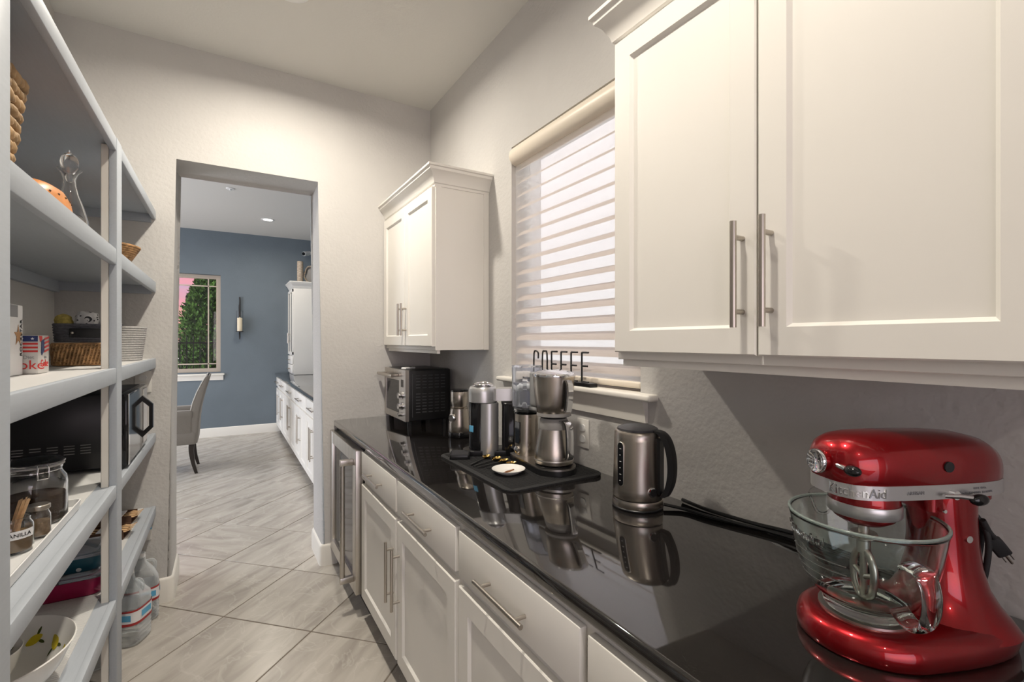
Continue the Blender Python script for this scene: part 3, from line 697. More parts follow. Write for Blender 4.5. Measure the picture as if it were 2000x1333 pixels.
B().tube(smoothpath(rel([(1.135, .995, .924), (1.165, .945, .9195), (1.175, .88, .9195), (1.195, .80, .9195), (1.222, .70, .9195), (1.228, .60, .9195), (1.228, .42, .9195)]), 6), .0048, 8).build('power_cord', 'black', kt, 40)
tag(B().tube(smoothpath([(1.226, 1.000, .921), (1.218, .93, .9205), (1.220, .86, .9205), (1.234, .76, .921), (1.2365, .66, .929), (1.2365, .5, .929)], 6), .0055, 8).build('appliance_cord', 'black', smooth=40), 'black cord lying along the wall behind the kettle', 'cord')

# --- stand mixer (local +x is the front of the head)
MX = (.950, .380, WT); MR = math.atan2(.41, -.91)
mx_ = thing('stand_mixer', 'glossy red tilt-head stand mixer at the right end of the worktop', 'mixer', MX, MR)
BX = .016   # the bowl and beater axis, along the mixer
def outline(z, f, k=40):
    # plan of the foot: round under the bowl, straighter to the column end
    P = []
    for i in range(k):
        a = 2*PI*i/k; c_, s_ = cos(a), sin(a)
        if c_ >= 0: x, y = .116*c_, .105*s_
        else: x, y = -.232*abs(c_)**.62, .105*math.copysign(abs(s_)**.62, s_)*(1-.10*abs(c_))
        P.append((x*f, y*f, z))
    return P
B().loft([outline(.0, .955), outline(.004, .985), outline(.014, 1.0), outline(.024, .995), outline(.034, .965), outline(.041, .90), outline(.0445, .80), outline(.046, .55)]).build('base', 'red_enamel', mx_, 60)
B().lathe([(.066, .044), (.066, .049), (.062, .050), (.0, .050)], 40, (BX, 0)).build('bowl_clamp_plate', 'steel', mx_, 40)
def csec(z, cx, hl, hw, n=2.4): return [(cx+x, y, z) for x, y in sell(hl, hw, n, 40)]
B().loft([csec(.028, -.132, .098, .094), csec(.045, -.136, .084, .080), csec(.060, -.138, .072, .066), csec(.085, -.138, .060, .053), csec(.12, -.137, .052, .046), csec(.16, -.136, .048, .043), csec(.20, -.134, .048, .042), csec(.232, -.132, .050, .042), csec(.245, -.132, .050, .041)]).build('column', 'red_enamel', mx_, 60)
hs = [(.0945, .010, .310, .294), (.0935, .022, .320, .282), (.088, .037, .332, .266), (.077, .049, .342, .250), (.060, .057, .348, .240), (.034, .062, .351, .237), (0, .064, .352, .236), (-.05, .064, .352, .236), (-.10, .063, .351, .236), (-.145, .060, .348, .236), (-.18, .053, .340, .238), (-.203, .043, .328, .243), (-.217, .029, .313, .252), (-.224, .011, .295, .263)]
def hsec(x, hw, zt, zb, n=2.5):
    zc = (zt+zb)/2; hh = (zt-zb)/2
    return [(x, a, zc+b) for a, b in sell(hw, hh, n, 36)]
head = B().loft([hsec(*q) for q in hs]).build('head', 'red_enamel', mx_, 70)
B().loft([[(x, y, z) for x, y in rrect(-.20+.02*k, -.034, -.075, .034, .012, 4)] for k, z in ((0, .242), (0, .236), (1, .226), (2.5, .218))]).build('hinge_block', 'red_enamel', mx_, 50)
# silver band round the head
zb0, zb1 = .2505, .2735
def bandw(x, hw, zt, zb, z, n=2.5):
    zc = (zt+zb)/2; hh = (zt-zb)/2; q = abs((z-zc)/hh)
    return hw*max(0, 1-q**n)**(1/n) if q < 1 else 0
fine = []
for a, b in zip(hs, hs[1:]):
    for k in range(4): fine.append([a[i]+(b[i]-a[i])*k/4 for i in range(4)])
L1 = [(q[0], max(bandw(*q, zb0), bandw(*q, zb1), bandw(*q, .262))) for q in fine]; L1 = [q for q in L1 if q[1] > .010]
pts = [(L1[0][0]+.0015, .004)]+[(x, y+.0012) for x, y in L1]; rng = [(x, y) for x, y in pts]+[(x, -y) for x, y in pts[::-1]]
bnd = B().loft([[(x, y, z) for x, y in rng] for z in (zb0, zb0+.001, zb1-.001, zb1)]).build('trim_band', 'silver_paint', mx_, 70)
# arc length along the band from its front tip, so the lettering follows the curve
cum = [0]
for p, q in zip(pts, pts[1:]): cum.append(cum[-1]+math.hypot(q[0]-p[0], q[1]-p[1]))
def band_at(d):
    d = max(0, min(cum[-1]-1e-6, d))
    for i in range(len(pts)-1):
        if cum[i] <= d <= cum[i+1]:
            q = (d-cum[i])/max(1e-9, cum[i+1]-cum[i]); p0, p1 = pts[i], pts[i+1]
            tx, ty = p1[0]-p0[0], p1[1]-p0[1]; l = math.hypot(tx, ty)
            return p0[0]+tx*q, p0[1]+ty*q, -ty/l*-1, -tx/l*-1
def on_band(off, zc):
    def f(v):
        x, y, nx, ny = band_at(off+v.x); return Vector((x+nx*(.0004+v.z)*0+0, y+.0005+v.z, v.y+zc))
    return f
def on_band_n(off, zc):
    def f(v):
        d = off+v.x; x, y, _, _ = band_at(d); x2, y2, _, _ = band_at(d+.002); tx, ty = x2-x, y2-y; l = max(1e-9, math.hypot(tx, ty))
        return Vector((x-ty/l*-1*(.0006+v.z), y-tx/l*(.0006+v.z), v.y+zc))
    return f
I4 = Matrix.Identity(4)
lettering('KitchenAid', .022, 'chrome', bnd, I4, bend=on_band_n(.050, .2615), depth=.0010, squeeze=.85)
lettering('ARTISAN', .0075, 'ink_grey', bnd, I4, bend=on_band_n(.142, .2620))
lettering('120 V.  60 Hz.', .0046, 'ink_grey', bnd, I4, bend=on_band_n(.262, .2655)); lettering('TILT HEAD MIXER  300 WATTS', .0046, 'ink_grey', bnd, I4, bend=on_band_n(.258, .2585))
hub = B().cyl((.080, 0, .302), (.102, 0, .302), .0190, 32).build('hub', 'red_enamel', mx_, 40)
B().lathe([(0, 0), (.0200, 0), (.0200, .004), (.019, .0055), (.016, .005), (.0145, .0038), (0, .0038)], 36).build('hub_cap', 'chrome', hub, 40, X=Matrix.Translation((.1015, 0, .302)) @ Matrix.Rotation(PI/2, 4, 'Y'))
B().tube([(.088, .016, .302), (.088, .034, .300), (.087, .042, .299)], .0045, 10).build('hub_screw', 'chrome', hub, 40)
B().sphere((.085, .053, .298), .0105, 18, 12, (1.0, 1.3, .85)).build('hub_knob', 'black_gloss', hub, 60)
B().cyl((-.075, .055, .302), (-.075, .0655, .302), .0085, 20).build('side_plug', 'black_matte', mx_, 40)
lev = B().cyl((-.082, .060, .258), (-.082, .071, .258), .007, 16); lev.tube([(-.058, .0705, .2585), (-.085, .071, .257), (-.108, .073, .254)], [.003, .004, .004], 10); lev.build('speed_lever', 'chrome', mx_, 40)
B().sphere((-.118, .074, .251), .0110, 18, 12, (1.5, .7, .85)).build('lever_knob', 'black_gloss', mx_, 60)
B().cyl((-.094, .040, .222), (-.094, .0425, .222), .003, 12).build('hinge_screw', 'chrome', mx_, 40)
B().cyl((-.136, .040, .175), (-.136, .0455, .175), .0058, 16).build('hinge_pin', 'chrome', mx_, 40)
B().lathe([(.049, .246), (.0505, .238), (.0505, .233)], 44, (BX, 0)).build('planetary_top', 'red_enamel', mx_, 40)
B().lathe([(.0520, .233), (.0530, .231), (.0530, .214), (.0515, .212)], 48, (BX, 0)).build('planetary_ring', 'silver_paint', mx_, 40)
B().lathe([(.049, .213), (.044, .205), (.032, .197), (.016, .193), (.0, .193)], 40, (BX, 0)).build('planetary_cover', 'red_enamel', mx_, 40)
bt = B().cyl((BX, 0, .196), (BX, 0, .172), .0080, 16); bt.lathe([(.0, .178), (.019, .178), (.020, .175), (.018, .172), (.010, .169), (.010, .145), (.0, .145)], 24, (BX, 0))
bt.build('beater_shaft', 'steel', mx_, 40)
be = B(); ba = rad(84); ux, uy = cos(ba), sin(ba)
lp = smoothpath([(0, 0, .152), (.028, 0, .142), (.048, 0, .120), (.045, 0, .092), (.028, 0, .074), (0, 0, .069), (-.028, 0, .074), (-.045, 0, .092), (-.048, 0, .120), (-.028, 0, .142)], 4, True)
be.tube([(BX+p.x*ux*.48, p.x*uy*.48, p.z) for p in lp], .0058, 8, True); be.tube([(BX, 0, .152), (BX, 0, .069)], .0058, 10); be.tube([(BX-.024*ux, -.024*uy, .112), (BX, 0, .102), (BX+.024*ux, .024*uy, .112)], .0045, 8)
be.build('flat_beater', 'steel', mx_, 50)
# cord bundled behind the column, its plug hanging free
cd_ = B().tube(smoothpath([(-.178, .020, .205), (-.186, .030, .180), (-.188, .032, .150), (-.186, .028, .105), (-.192, .016, .080), (-.196, .010, .12), (-.194, .016, .17), (-.180, .012, .205)], 6), .0045, 8); cd_.tube(smoothpath([(-.178, .030, .200), (-.190, .030, .180), (-.205, .026, .168)], 5), .0052, 8)
cd_.build('power_cord', 'black_matte', mx_, 50)
pg = B().loft([[(x, y, z) for x, y in rrect(-.008, -.011, .008, .011, .004, 4)] for z in (0, .028)]+[[(x, y, .036) for x, y in rrect(-.0045, -.007, .0045, .007, .003, 4)]])
PX = Matrix.Translation((-.230, .022, .138)) @ Matrix.Rotation(rad(42), 4, 'Y') @ Matrix.Rotation(rad(60), 4, 'Z')
plug = pg.build('plug', 'black_matte', mx_, 50, X=PX)
pb = B()
for y in (-.006, .006): pb.box((-.003, y-.0008, -.017), (.003, y+.0008, 0))
pb.cyl((.006, 0, 0), (.006, 0, -.019), .0022, 8); pb.build('plug_prongs', 'nickel', plug, 40, X=PX)

# --- glass mixing bowl
bowl = thing('mixing_bowl', 'clear glass mixing bowl with glass handle locked under the mixer', 'bowl', (MX[0]+BX*cos(MR), MX[1]+BX*sin(MR), WT+.0505)); bowl.scale = (1, 1, 1.045)
po = [(.058, .0), (.060, .004), (.059, .010), (.061, .015), (.074, .026), (.088, .046), (.098, .072), (.104, .100), (.1085, .130), (.1105, .142), (.1125, .147), (.1115, .1500)]
pi_ = [(.0, .013), (.048, .014), (.063, .021), (.077, .035), (.0875, .055), (.0950, .078), (.1005, .105), (.1045, .131), (.1060, .142), (.1080, .1490)]
B().lathe(po+pi_[::-1], 72).build('glass_body', 'glass_green', bowl, 60)
B().tube([(.1100*cos(a), .1100*sin(a), .1492) for a in [2*PI*k/72 for k in range(72)]], .0026, 10, True).build('rim', 'glass_rim', bowl, 60)  # pale green ring added so the glass edge looks lit
ha = math.atan2(-.8, -.6); hx, hy = cos(ha), sin(ha)
hp = smoothpath([(.1015, .112), (.118, .116), (.137, .115), (.148, .102), (.151, .080), (.146, .056), (.132, .038), (.110, .032), (.0850, .040)], 6)
B().loft([[(hx*(p.x+dr)-hy*s_, hy*(p.x+dr)+hx*s_, p.y+dz) for dr, dz, s_ in [(.0065*cos(q), .0065*sin(q), .011*sin(q+.6)) for q in [2*PI*k/12 for k in range(12)]]] for p in hp]).build('glass_handle', 'glass', bowl, 80)
sp = math.atan2(.75, .45)
B().tube(smoothpath([((.109+dr)*cos(sp+da), (.109+dr)*sin(sp+da), z) for dr, da, z in ((0, -.22, .145), (.010, -.14, .152), (.018, 0, .156), (.010, .14, .152), (0, .22, .145), (-.001, .10, .118), (-.001, -.10, .118))], 5, True), .0028, 8, True).build('pour_spout', 'glass', bowl, 80)
def bowl_r(z):
    for (r0, z0), (r1, z1) in zip(po, po[1:]):
        if z0 <= z <= z1: return r0+(r1-r0)*(z-z0)/max(1e-6, z1-z0)
    return .11
fa = math.atan2(-.35, -.94)
for k, z in enumerate((.052, .066, .080, .094)):
    B().tube([((bowl_r(z)+.0002)*cos(fa-rad(10)-rad(60)*i/14), (bowl_r(z)+.0002)*sin(fa-rad(10)-rad(60)*i/14), z) for i in range(15)], .0011, 6).build('measure_ridge', 'glass', bowl, 60)
lettering('KitchenAid', .022, 'glass', bowl, Matrix.Identity(4), bend=lambda v: Vector(((bowl_r(v.y+.120)+.0008+v.z)*cos(fa-rad(52)+v.x/.11), (bowl_r(v.y+.120)+.0008+v.z)*sin(fa-rad(52)+v.x/.11), v.y+.120)), depth=.0010)

# --- COFFEE sign on the window sill
sg = thing('word_sign', 'black wire sign spelling COFFEE on the pantry window sill', 'sign', (XR-.018, 1.6415, WZ0+.001), -PI/2)
B().box((-.225, -.019, 0), (.225, .019, .016), .003, 2).build('sign_base', 'black', sg, 40)
LW, LH, z0 = .034, .120, .014
glyph = {'C': [[(LW, .72), (LW, .92), (LW*.5, 1), (0, .92), (0, .08), (LW*.5, 0), (LW, .08), (LW, .28)]],
 'O': [[(LW*.5, 0), (0, .08), (0, .92), (LW*.5, 1), (LW, .92), (LW, .08), (LW*.5, 0)]],
 'F': [[(LW*1.2, 1), (0, 1), (0, 0)], [(0, .55), (LW, .55)]], 'E': [[(LW*1.2, 1), (0, 1), (0, .02), (LW*1.2, .02)], [(0, .55), (LW, .55)]]}
for i, ch in enumerate('COFFEE'):
    x0 = -.1925+i*.0689; bb = B()
    for st in glyph[ch]:
        P = [(x0+x, 0, z0+.001+h*LH) for x, h in st]
        bb.tube(smoothpath(P, 3) if ch in 'CO' else [q for a, b2 in zip(P, P[1:]) for q in (a, tuple(a[k]+(b2[k]-a[k])*.96 for k in range(3)))]+[P[-1]], .0038, 8)
    bb.build('letter', 'black', sg, 50)

# ------------------------------------------------------------------ things on the left shelves
Z2, Z3, Z4, Z5 = 1.735, 1.3245, .9225, .5295
def woven(name, rings, m, parent, n=40, r=.006, amp=.35):
    """basket wall of stacked coils: rings is a list of (plan function(t)->x,y ; z)"""
    for k, (fn, z) in enumerate(rings):
        pass
def coil_basket(t, plan, zs, m, r, wob=.0, seg=56, base=True, base_m=None):
    """plan(u, s): point on the plan outline at 0..1, scaled by height 0..1; every coil a round of the wall"""
    bb = B()
    for k, z in enumerate(zs):
        s = k/(len(zs)-1)
        pts = []
        for i in range(seg):
            x, y = plan(i/seg, s); d = wob*(1 if (i+k) % 2 else -1); l = math.hypot(x, y); pts.append((x*(1+d/l), y*(1+d/l), z))
        bb.tube(pts, r, 6, True)
    bb.build('woven_wall', m, t, 60)
    if base: B().prism([plan(i/40, 0) for i in range(40)], zs[0]-r, zs[0]).build('basket_base', base_m or m, t, 40)
def boxplan(hx, hy, rad_, fl):
    P = rrect(-hx, -hy, hx, hy, rad_, 5); seglen = [0]
    for a, b in zip(P, P[1:]+P[:1]): seglen.append(seglen[-1]+math.hypot(b[0]-a[0], b[1]-a[1]))
    def f(u, s):
        d = u*seglen[-1]; k = 1+fl*s
        for i in range(len(P)):
            if seglen[i] <= d <= seglen[i+1]+1e-9:
                q = (d-seglen[i])/max(1e-9, seglen[i+1]-seglen[i]); a = P[i]; b = P[(i+1) % len(P)]
                return ((a[0]+(b[0]-a[0])*q)*k, (a[1]+(b[1]-a[1])*q)*k)
        return (P[0][0]*k, P[0][1]*k)
    return f
def roundplan(r0, fl): return lambda u, s: (r0*(1+fl*s)*cos(2*PI*u), r0*(1+fl*s)*sin(2*PI*u))

# shelf 2
t = thing('hyacinth_basket', 'chunky woven brown basket at the left end of the second shelf', 'basket', (-.520, 1.36, Z2), group='woven baskets on the shelves')
f = boxplan(.106, .136, .04, .22); rnd = random.Random(3)
tb = bmesh.new(); bmesh.ops.create_uvsphere(tb, u_segments=8, v_segments=6, radius=1); tb.verts.index_update()
LV = [v.co.copy() for v in tb.verts]; LF = [[v.index for v in fc.verts] for fc in tb.faces]; tb.free()
V, Fc = [], []
for k in range(11):
    z = .014+k*.024; s = k/10
    for i in range(46):
        u0 = (i+.5*(k % 2))/46
        x, y = f(u0, s); x2, y2 = f(u0+.01, s); a = math.atan2(y2-y, x2-x)
        g = Matrix.Translation((x, y, z+rnd.uniform(-.002, .002))) @ Matrix.Rotation(a, 4, 'Z') @ Matrix.Rotation(rad(rnd.uniform(15, 50)), 4, 'Y')
        q = rnd.uniform(.85, 1.2); n0 = len(V)
        V += [tuple(g @ Vector((v.x*.019*q, v.y*.012*q, v.z*.0115*q))) for v in LV]; Fc += [[n0+j for j in fc] for fc in LF]
me = bpy.data.meshes.new('woven_wall'); me.from_pydata(V, [], Fc); me.materials.append(M['wicker_pale']); me.polygons.foreach_set('use_smooth', [True]*len(me.polygons))
link('woven_wall', me, t)
B().prism([f(i/40, .0) for i in range(40)], .002, .012).build('basket_base', 'wicker_pale', t, 40)
B().loft([[(x*.97, y*.97, z) for x, y in [f(i/40, s) for i in range(40)]] for s, z in ((0, .012), (1, .255))], False, False).build('inner_wall', 'wicker_pale', t, 40)
t = thing('glass_decanter', 'clear glass decanter with ball stopper on the second shelf', 'decanter', (-.405, 1.93, Z2))
B().lathe([(.060, 0), (.064, .004), (.065, .02), (.058, .06), (.045, .10), (.030, .135), (.022, .165), (.020, .185), (.027, .205), (.040, .218), (.038, .2185), (.025, .2055), (.0165, .186), (.0185, .165), (.0265, .135), (.041, .10), (.054, .06), (.061, .02), (.058, .008), (.0, .008)], 40).build('bottle', 'glass', t, 60, X=Matrix.Diagonal((.74, .74, .93, 1)))
B().lathe([(.010, .178), (.0145, .192), (.0145, .206), (.020, .213), (.027, .226), (.030, .241), (.027, .256), (.016, .268), (.006, .273), (.004, .281), (.0, .283)], 28).build('stopper', 'glass', t, 60, X=Matrix.Diagonal((.74, .74, .93, 1)))
t = thing('orange_dish', 'orange wooden dome-shaped dish cover at the front of the second shelf', 'dish', (-.420, 1.700, Z2), rad(4))
B().lathe([(.108, 0), (.116, .004), (.116, .014), (.110, .020), (.102, .040), (.085, .056), (.06, .064), (.0, .067)], 44).build('dish_body', 'orange_wood', t, 60, X=Matrix.Diagonal((.62, 1.35, 1.35, 1)))
bb = B()
for k in range(22):
    a = 2*PI*k/22; bb.sphere((.1015*.62*cos(a), .1015*1.35*sin(a), .056), .0028, 6, 4)
o = bb.build('studs', 'kraft', t, None); o['kind'] = 'stuff'
t = thing('seagrass_basket', 'small brown seagrass basket beside the far wall on the second shelf', 'basket', (-.470, 2.70, Z2), group='woven baskets on the shelves')
coil_basket(t, roundplan(.085, .62), [.006+k*.0085 for k in range(12)], 'wicker', .0058, .0014, 64)

# shelf 3
t = thing('drink_carton', 'tall white drink carton with a gold star on the third shelf', 'box', (-.485, 1.845, Z3))
B().box((-.075, -.16, 0), (0, 0, .192), .0012, 1).build('carton', 'paper_white', t, 30)
def star(r, cx, cy):
    return [(cx+(r if k % 2 == 0 else r*.40)*sin(PI*k/5), cy+(r if k % 2 == 0 else r*.40)*cos(PI*k/5)) for k in range(10)]
FX = frame3((0.0006, 0, 0), (0, 1, 0), (0, 0, 1))
B().prism(star(.030, -.036, .108), 0, .0006).build('star_print', 'ink_gold', t, None, X=FX)
B().prism([(-.10, .158), (-.040, .158), (-.040, .19), (-.10, .19)], 0, .0005).build('dark_print', 'ink_grey', t, None, X=FX)
lettering('ROCKSTAR', .021, 'ink_black', t, frame3((.0008, -.0145, .102), (0, 0, 1), (0, -1, 0)), squeeze=.95)
t = thing('soda_carton', 'diet cola carton with stars and stripes on the third shelf', 'box', (-.455, 1.853, Z3))
B().box((-.20, 0, 0), (0, .096, .110), .003, 2).build('carton', 'box_silver', t, 30)
NY = frame3((0, -.0006, 0), (1, 0, 0), (0, 0, 1)); PXf = frame3((.0006, 0, 0), (0, 1, 0), (0, 0, 1))
for X_, u0, u1, side in ((NY, -.12, -.001, 0), (PXf, .002, .094, 1)):
    if side == 0:
        B().prism([(u0, .092), (u1, .092), (u1, .108), (u0, .108)], 0, .0005).build('star_field', 'ink_navy', t, None, X=X_)
        for k in range(3): B().prism([(u0, .062+k*.0105), (u1, .062+k*.0105), (u1, .0672+k*.0105), (u0, .0672+k*.0105)], 0, .0005).build('stripe', 'ink_red', t, None, X=X_)
        for k in range(4): B().prism(star(.0042, -.012-.022*k, .100), .0004, .001).build('star', 'ink_white', t, None, X=X_)
        lettering('Diet', .013, 'ink_grey', t, X_ @ Matrix.Translation((-.020, .047, .0004))); lettering('Coke', .036, 'ink_red', t, X_ @ Matrix.Translation((-.026, .025, .0004)))
    else:
        for k in range(4): B().prism([(.050, .060+k*.012), (.092, .066+k*.012), (.092, .072+k*.012), (.050, .066+k*.012)], 0, .0005).build('stripe', 'ink_red', t, None, X=X_)
        B().prism([(.012, .090), (.030, .098), (.030, .108), (.004, .108)], 0, .0005).build('corner_print', 'ink_red', t, None, X=X_)
        B().prism([(.020, .060), (.028, .052), (.048, .066), (.048, .100), (.024, .094)], 0, .0005).build('star_field', 'ink_navy', t, None, X=X_)
        lettering('Diet', .010, 'ink_grey', t, X_ @ Matrix.Translation((.058, .046, .0004))); lettering('Coke', .030, 'ink_red', t, X_ @ Matrix.Translation((.050, .028, .0004)))
# rattan basket with a charcoal rope basket on it
t = thing('rattan_basket', 'low brown rattan basket under the charcoal rope basket', 'basket', (-.467, 2.462, Z3), group='woven baskets on the shelves')
pf = boxplan(.080, .096, .015, .02)
bb = B()
for i in range(64):
    x0, y0 = pf(i/64, 0); x1, y1 = pf((i+1.5)/64, 1)
    bb.tube([(x0, y0, .004), ((x0+x1)/2*1.02, (y0+y1)/2*1.02, .042), (x1, y1, .082)], .0042, 5)
for k in range(9):
    bb.tube([(pf(i/60, k/8)[0]*(1+(.012 if (i+k) % 2 else -.012)), pf(i/60, k/8)[1]*(1+(.012 if (i+k) % 2 else -.012)), .005+k*.0098) for i in range(60)], .0040, 5, True)
bb.build('woven_wall', 'wicker', t, 60)
B().prism([pf(i/40, 0) for i in range(40)], .001, .006).build('basket_base', 'wicker', t, 40)
t = thing('charcoal_rope_basket', 'charcoal rope basket with a black leather tab stacked on rattan', 'basket', (-.467, 2.462, Z3+.089), group='woven baskets on the shelves')
coil_basket(t, boxplan(.076, .088, .025, .05), [.006+k*.0098 for k in range(7)], 'rope_charcoal', .0056, 0, 48)
B().box((-.030, -.104, .018), (.066, -.0925, .052), .003, 2).build('leather_tab', 'leather', t, 40)
B().sphere((-.020, -.1045, .035), .005, 10, 8).build('rivet', 'nickel', t, 60)
def mitt(label, m, loc, sc, rz, tilt, seed):
    rnd = random.Random(seed)
    bb = B(); g = bmesh.ops.create_icosphere(bb.bm, subdivisions=4, radius=1)['verts']
    for v in g:
        p = v.co.copy(); k = 1+.06*sin(9*p.x+seed)*cos(7*p.y)+.04*sin(13*p.z+2*seed)
        v.co = Vector((math.copysign(abs(p.x)**.75, p.x)*sc[0]*k, math.copysign(abs(p.y)**.75, p.y)*sc[1]*k, math.copysign(abs(p.z)**.8, p.z)*sc[2]*k))
    bmesh.ops.transform(bb.bm, matrix=Matrix.Rotation(tilt, 4, 'Y'), verts=bb.bm.verts)
    t = tag(bb.build('oven_mitt', m, None, 80, loc=loc, rotz=rz), label, 'oven mitt', 'oven mitts in the charcoal basket')
mz = Z3+.089+.062
mitt('yellow folded oven mitt sticking out of the charcoal basket', 'cloth_yellow', (-.527, 2.440, mz+.010), (.027, .036, .034), .2, rad(-14), 1)
mitt('white oven mitt with black flowers sticking out of the charcoal basket', 'floral_cloth', (-.460, 2.432, mz+.016), (.036, .036, .042), .1, rad(8), 2)
mitt('dark patterned oven mitt behind the post in the charcoal basket', 'floral_cloth', (-.407, 2.47, mz+.006), (.014, .036, .034), .0, rad(20), 5)
t = thing('grey_rope_basket', 'light grey coiled rope basket beside the far wall on the third shelf', 'basket', (-.462, 2.945, Z3), group='woven baskets on the shelves')
coil_basket(t, roundplan(.108, .17), [.006+k*.0108 for k in range(15)], 'rope_grey', .0056, 0, 56)
mitt('pale folded cloth mitt sticking out of the light grey basket', 'floral_cloth', (-.470, 2.90, Z3+.152), (.060, .045, .040), .5, rad(15), 8)

# shelf 4: microwave
t = thing('microwave', 'black microwave oven with a hexagonal door handle on the fourth shelf', 'microwave', (-.332, 2.346, Z4))
B().box((-.375, 0, .012), (-.016, .52, .290), .005, 2).build('body', 'black', t, 40)
for x in (-.34, -.05):
    for y in (.04, .48): B().cyl((x, y, 0), (x, y, .014), .014, 12).build('foot', 'black_matte', t, 40)
d = B().box((-.016, 0, .014), (.010, .52, .289), .004, 2).build('front_panel', 'black_gloss', t, 40)
B().box((.0095, .0, .014), (.0125, .022, .289), .001, 1).build('chrome_edge', 'chrome', t, 40)
B().box((.0095, .0225, .020), (.0118, .36, .283)).build('door_window', 'dark_pane' if False else 'black_gloss', t, 40)
B().box((.0095, .38, .03), (.0122, .505, .275), .001, 1).build('control_panel', 'steel', t, 40)
# angular D-shaped handle standing out from the door
hpth = [(.0115, .060), (.050, .102), (.050, .208), (.0115, .250)]; hin = [(.0115, .086), (.036, .112), (.036, .198), (.0115, .224)]
bb = B()
for i in range(3):
    a, b2, c_, d_ = hpth[i], hpth[i+1], hin[i+1], hin[i]
    bb.loft([[(x, yy, z) for x, z in (a, b2, c_, d_)] for yy in (.350, .374)])
bb.build('door_handle', 'black_gloss', t, 25)
vb = B()
for gcol in range(6):
    for rz in range(4):
        x = -.36+gcol*.046; vb.box((x, -.0012, .075+rz*.010), (x+.030, .002, .078+rz*.010))
o = vb.build('side_vents', 'grey_plastic', t, None); o['kind'] = 'stuff'

# tray with jars
TZ = Z4+.0065
t = thing('white_tray', 'long white rimmed tray of jars on the fourth shelf', 'tray', (-.475, 1.56, Z4))
def tr(z, e): return [(x, y, z) for x, y in rrect(-.105-e, -.315-e, .105+e, .315+e, .012, 4)]
B().loft([tr(0, 0), tr(.026, .004), tr(.027, .002), tr(.026, 0), tr(.006, -.004), tr(.006, -.05)]).build('tray_body', 'white_plastic', t, 40)
def jar(name, label, loc, r, h, fill, fh, lidm, clip=False):
    t = thing(name, label, 'jar', loc, 0)
    B().lathe([(r*.86, 0), (r*.95, .003), (r, .012), (r, h*.60), (r*.97, h*.68), (r*.84, h*.76), (r*.82, h*.80), (r*.86, h*.83), (r*.86, h*.86), (r*.80, h*.86), (r*.77, h*.80), (r*.80, h*.75), (r*.92, h*.67), (r*.955, h*.60), (r*.955, .014), (r*.9, .006), (0, .006)], 40).build('glass_body', 'glass', t, 60)
    B().lathe([(r*.90, .007), (r*.945, .014), (r*.945, fh), (0, fh*1.02)], 32).build('contents', fill, t, 60)
    return t
j = jar('clip_top_jar', 'large clip-top glass jar half full of brown coffee on the tray', (-.440, 1.765, TZ), .066, .176, 'coffee_powder', .075, 'glass', True)
B().lathe([(.056, .150), (.0595, .152), (.0595, .155), (.056, .157)], 36).build('seal', 'rope_grey', j, 40)
B().lathe([(.057, .157), (.062, .160), (.062, .165), (.055, .169), (.047, .170), (.042, .176), (.0, .177)], 36).build('glass_lid', 'glass', j, 60)
wr = B().tube([(.0535*cos(a), .0535*sin(a), .139) for a in [2*PI*k/40 for k in range(40)]], .0016, 6, True)
wr.tube([(.056*cos(a), .056*sin(a), .158) for a in [2*PI*k/40 for k in range(40)]], .0015, 6, True)
ca = rad(-62)
for da in (-.17, .17): wr.tube(smoothpath([(.056*cos(ca+da), .056*sin(ca+da), .160), (.064*cos(ca+da), .064*sin(ca+da), .150), (.066*cos(ca+da), .066*sin(ca+da), .135), (.062*cos(ca+da), .062*sin(ca+da), .124)], 4), .0018, 6)
wr.tube([(.062*cos(ca+da), .062*sin(ca+da), .124) for da in (-.17, -.06, .06, .17)], .0018, 6); wr.build('wire_clip', 'chrome', j, 60)
j = jar('spice_jar', 'small glass jar with a metal screw band on the tray', (-.400, 1.628, TZ), .0235, .082, 'tan_powder', .040, 'nickel')
B().lathe([(.0205, .068), (.0228, .070), (.0228, .079), (.021, .081), (.0, .0815)], 32).build('screw_lid', 'nickel', j, 40)
j = jar('stir_stick_jar', 'glass jar labelled vanilla holding wooden stir sticks', (-.420, 1.540, TZ), .034, .094, 'vanilla', .045, 'glass')
lettering('VANILLA', .012, 'ink_black', j, Matrix.Identity(4), bend=lambda v: Vector(((.0352+v.z)*cos(rad(-62)+v.x/.0345), (.0352+v.z)*sin(rad(-62)+v.x/.0345), v.y+.045)))
B().loft([[(.0346*cos(a), .0346*sin(a), z) for a in [rad(-62)+rad(-52+104*k/14) for k in range(15)]] for z in (.036, .055)], False, False, False).build('paper_label', 'paper_white', j, 60)
rnd = random.Random(5)
for k in range(12):
    a = rnd.uniform(0, 2*PI); b2 = rnd.uniform(-.6, .6)+rad(20); r0 = rnd.uniform(.002, .010); tl = rnd.uniform(.010, .022)
    B().loft([[(r0*cos(a)+tl*cos(b2)*s+dx*cos(a), r0*sin(a)+tl*sin(b2)*s+dx*sin(a)+dy, .048+.070*s) for dx, dy in ((-.003, -.0008), (.003, -.0008), (.003, .0008), (-.003, .0008))] for s in (0, 1)]).build('stir_stick', 'wood_light', j, None)

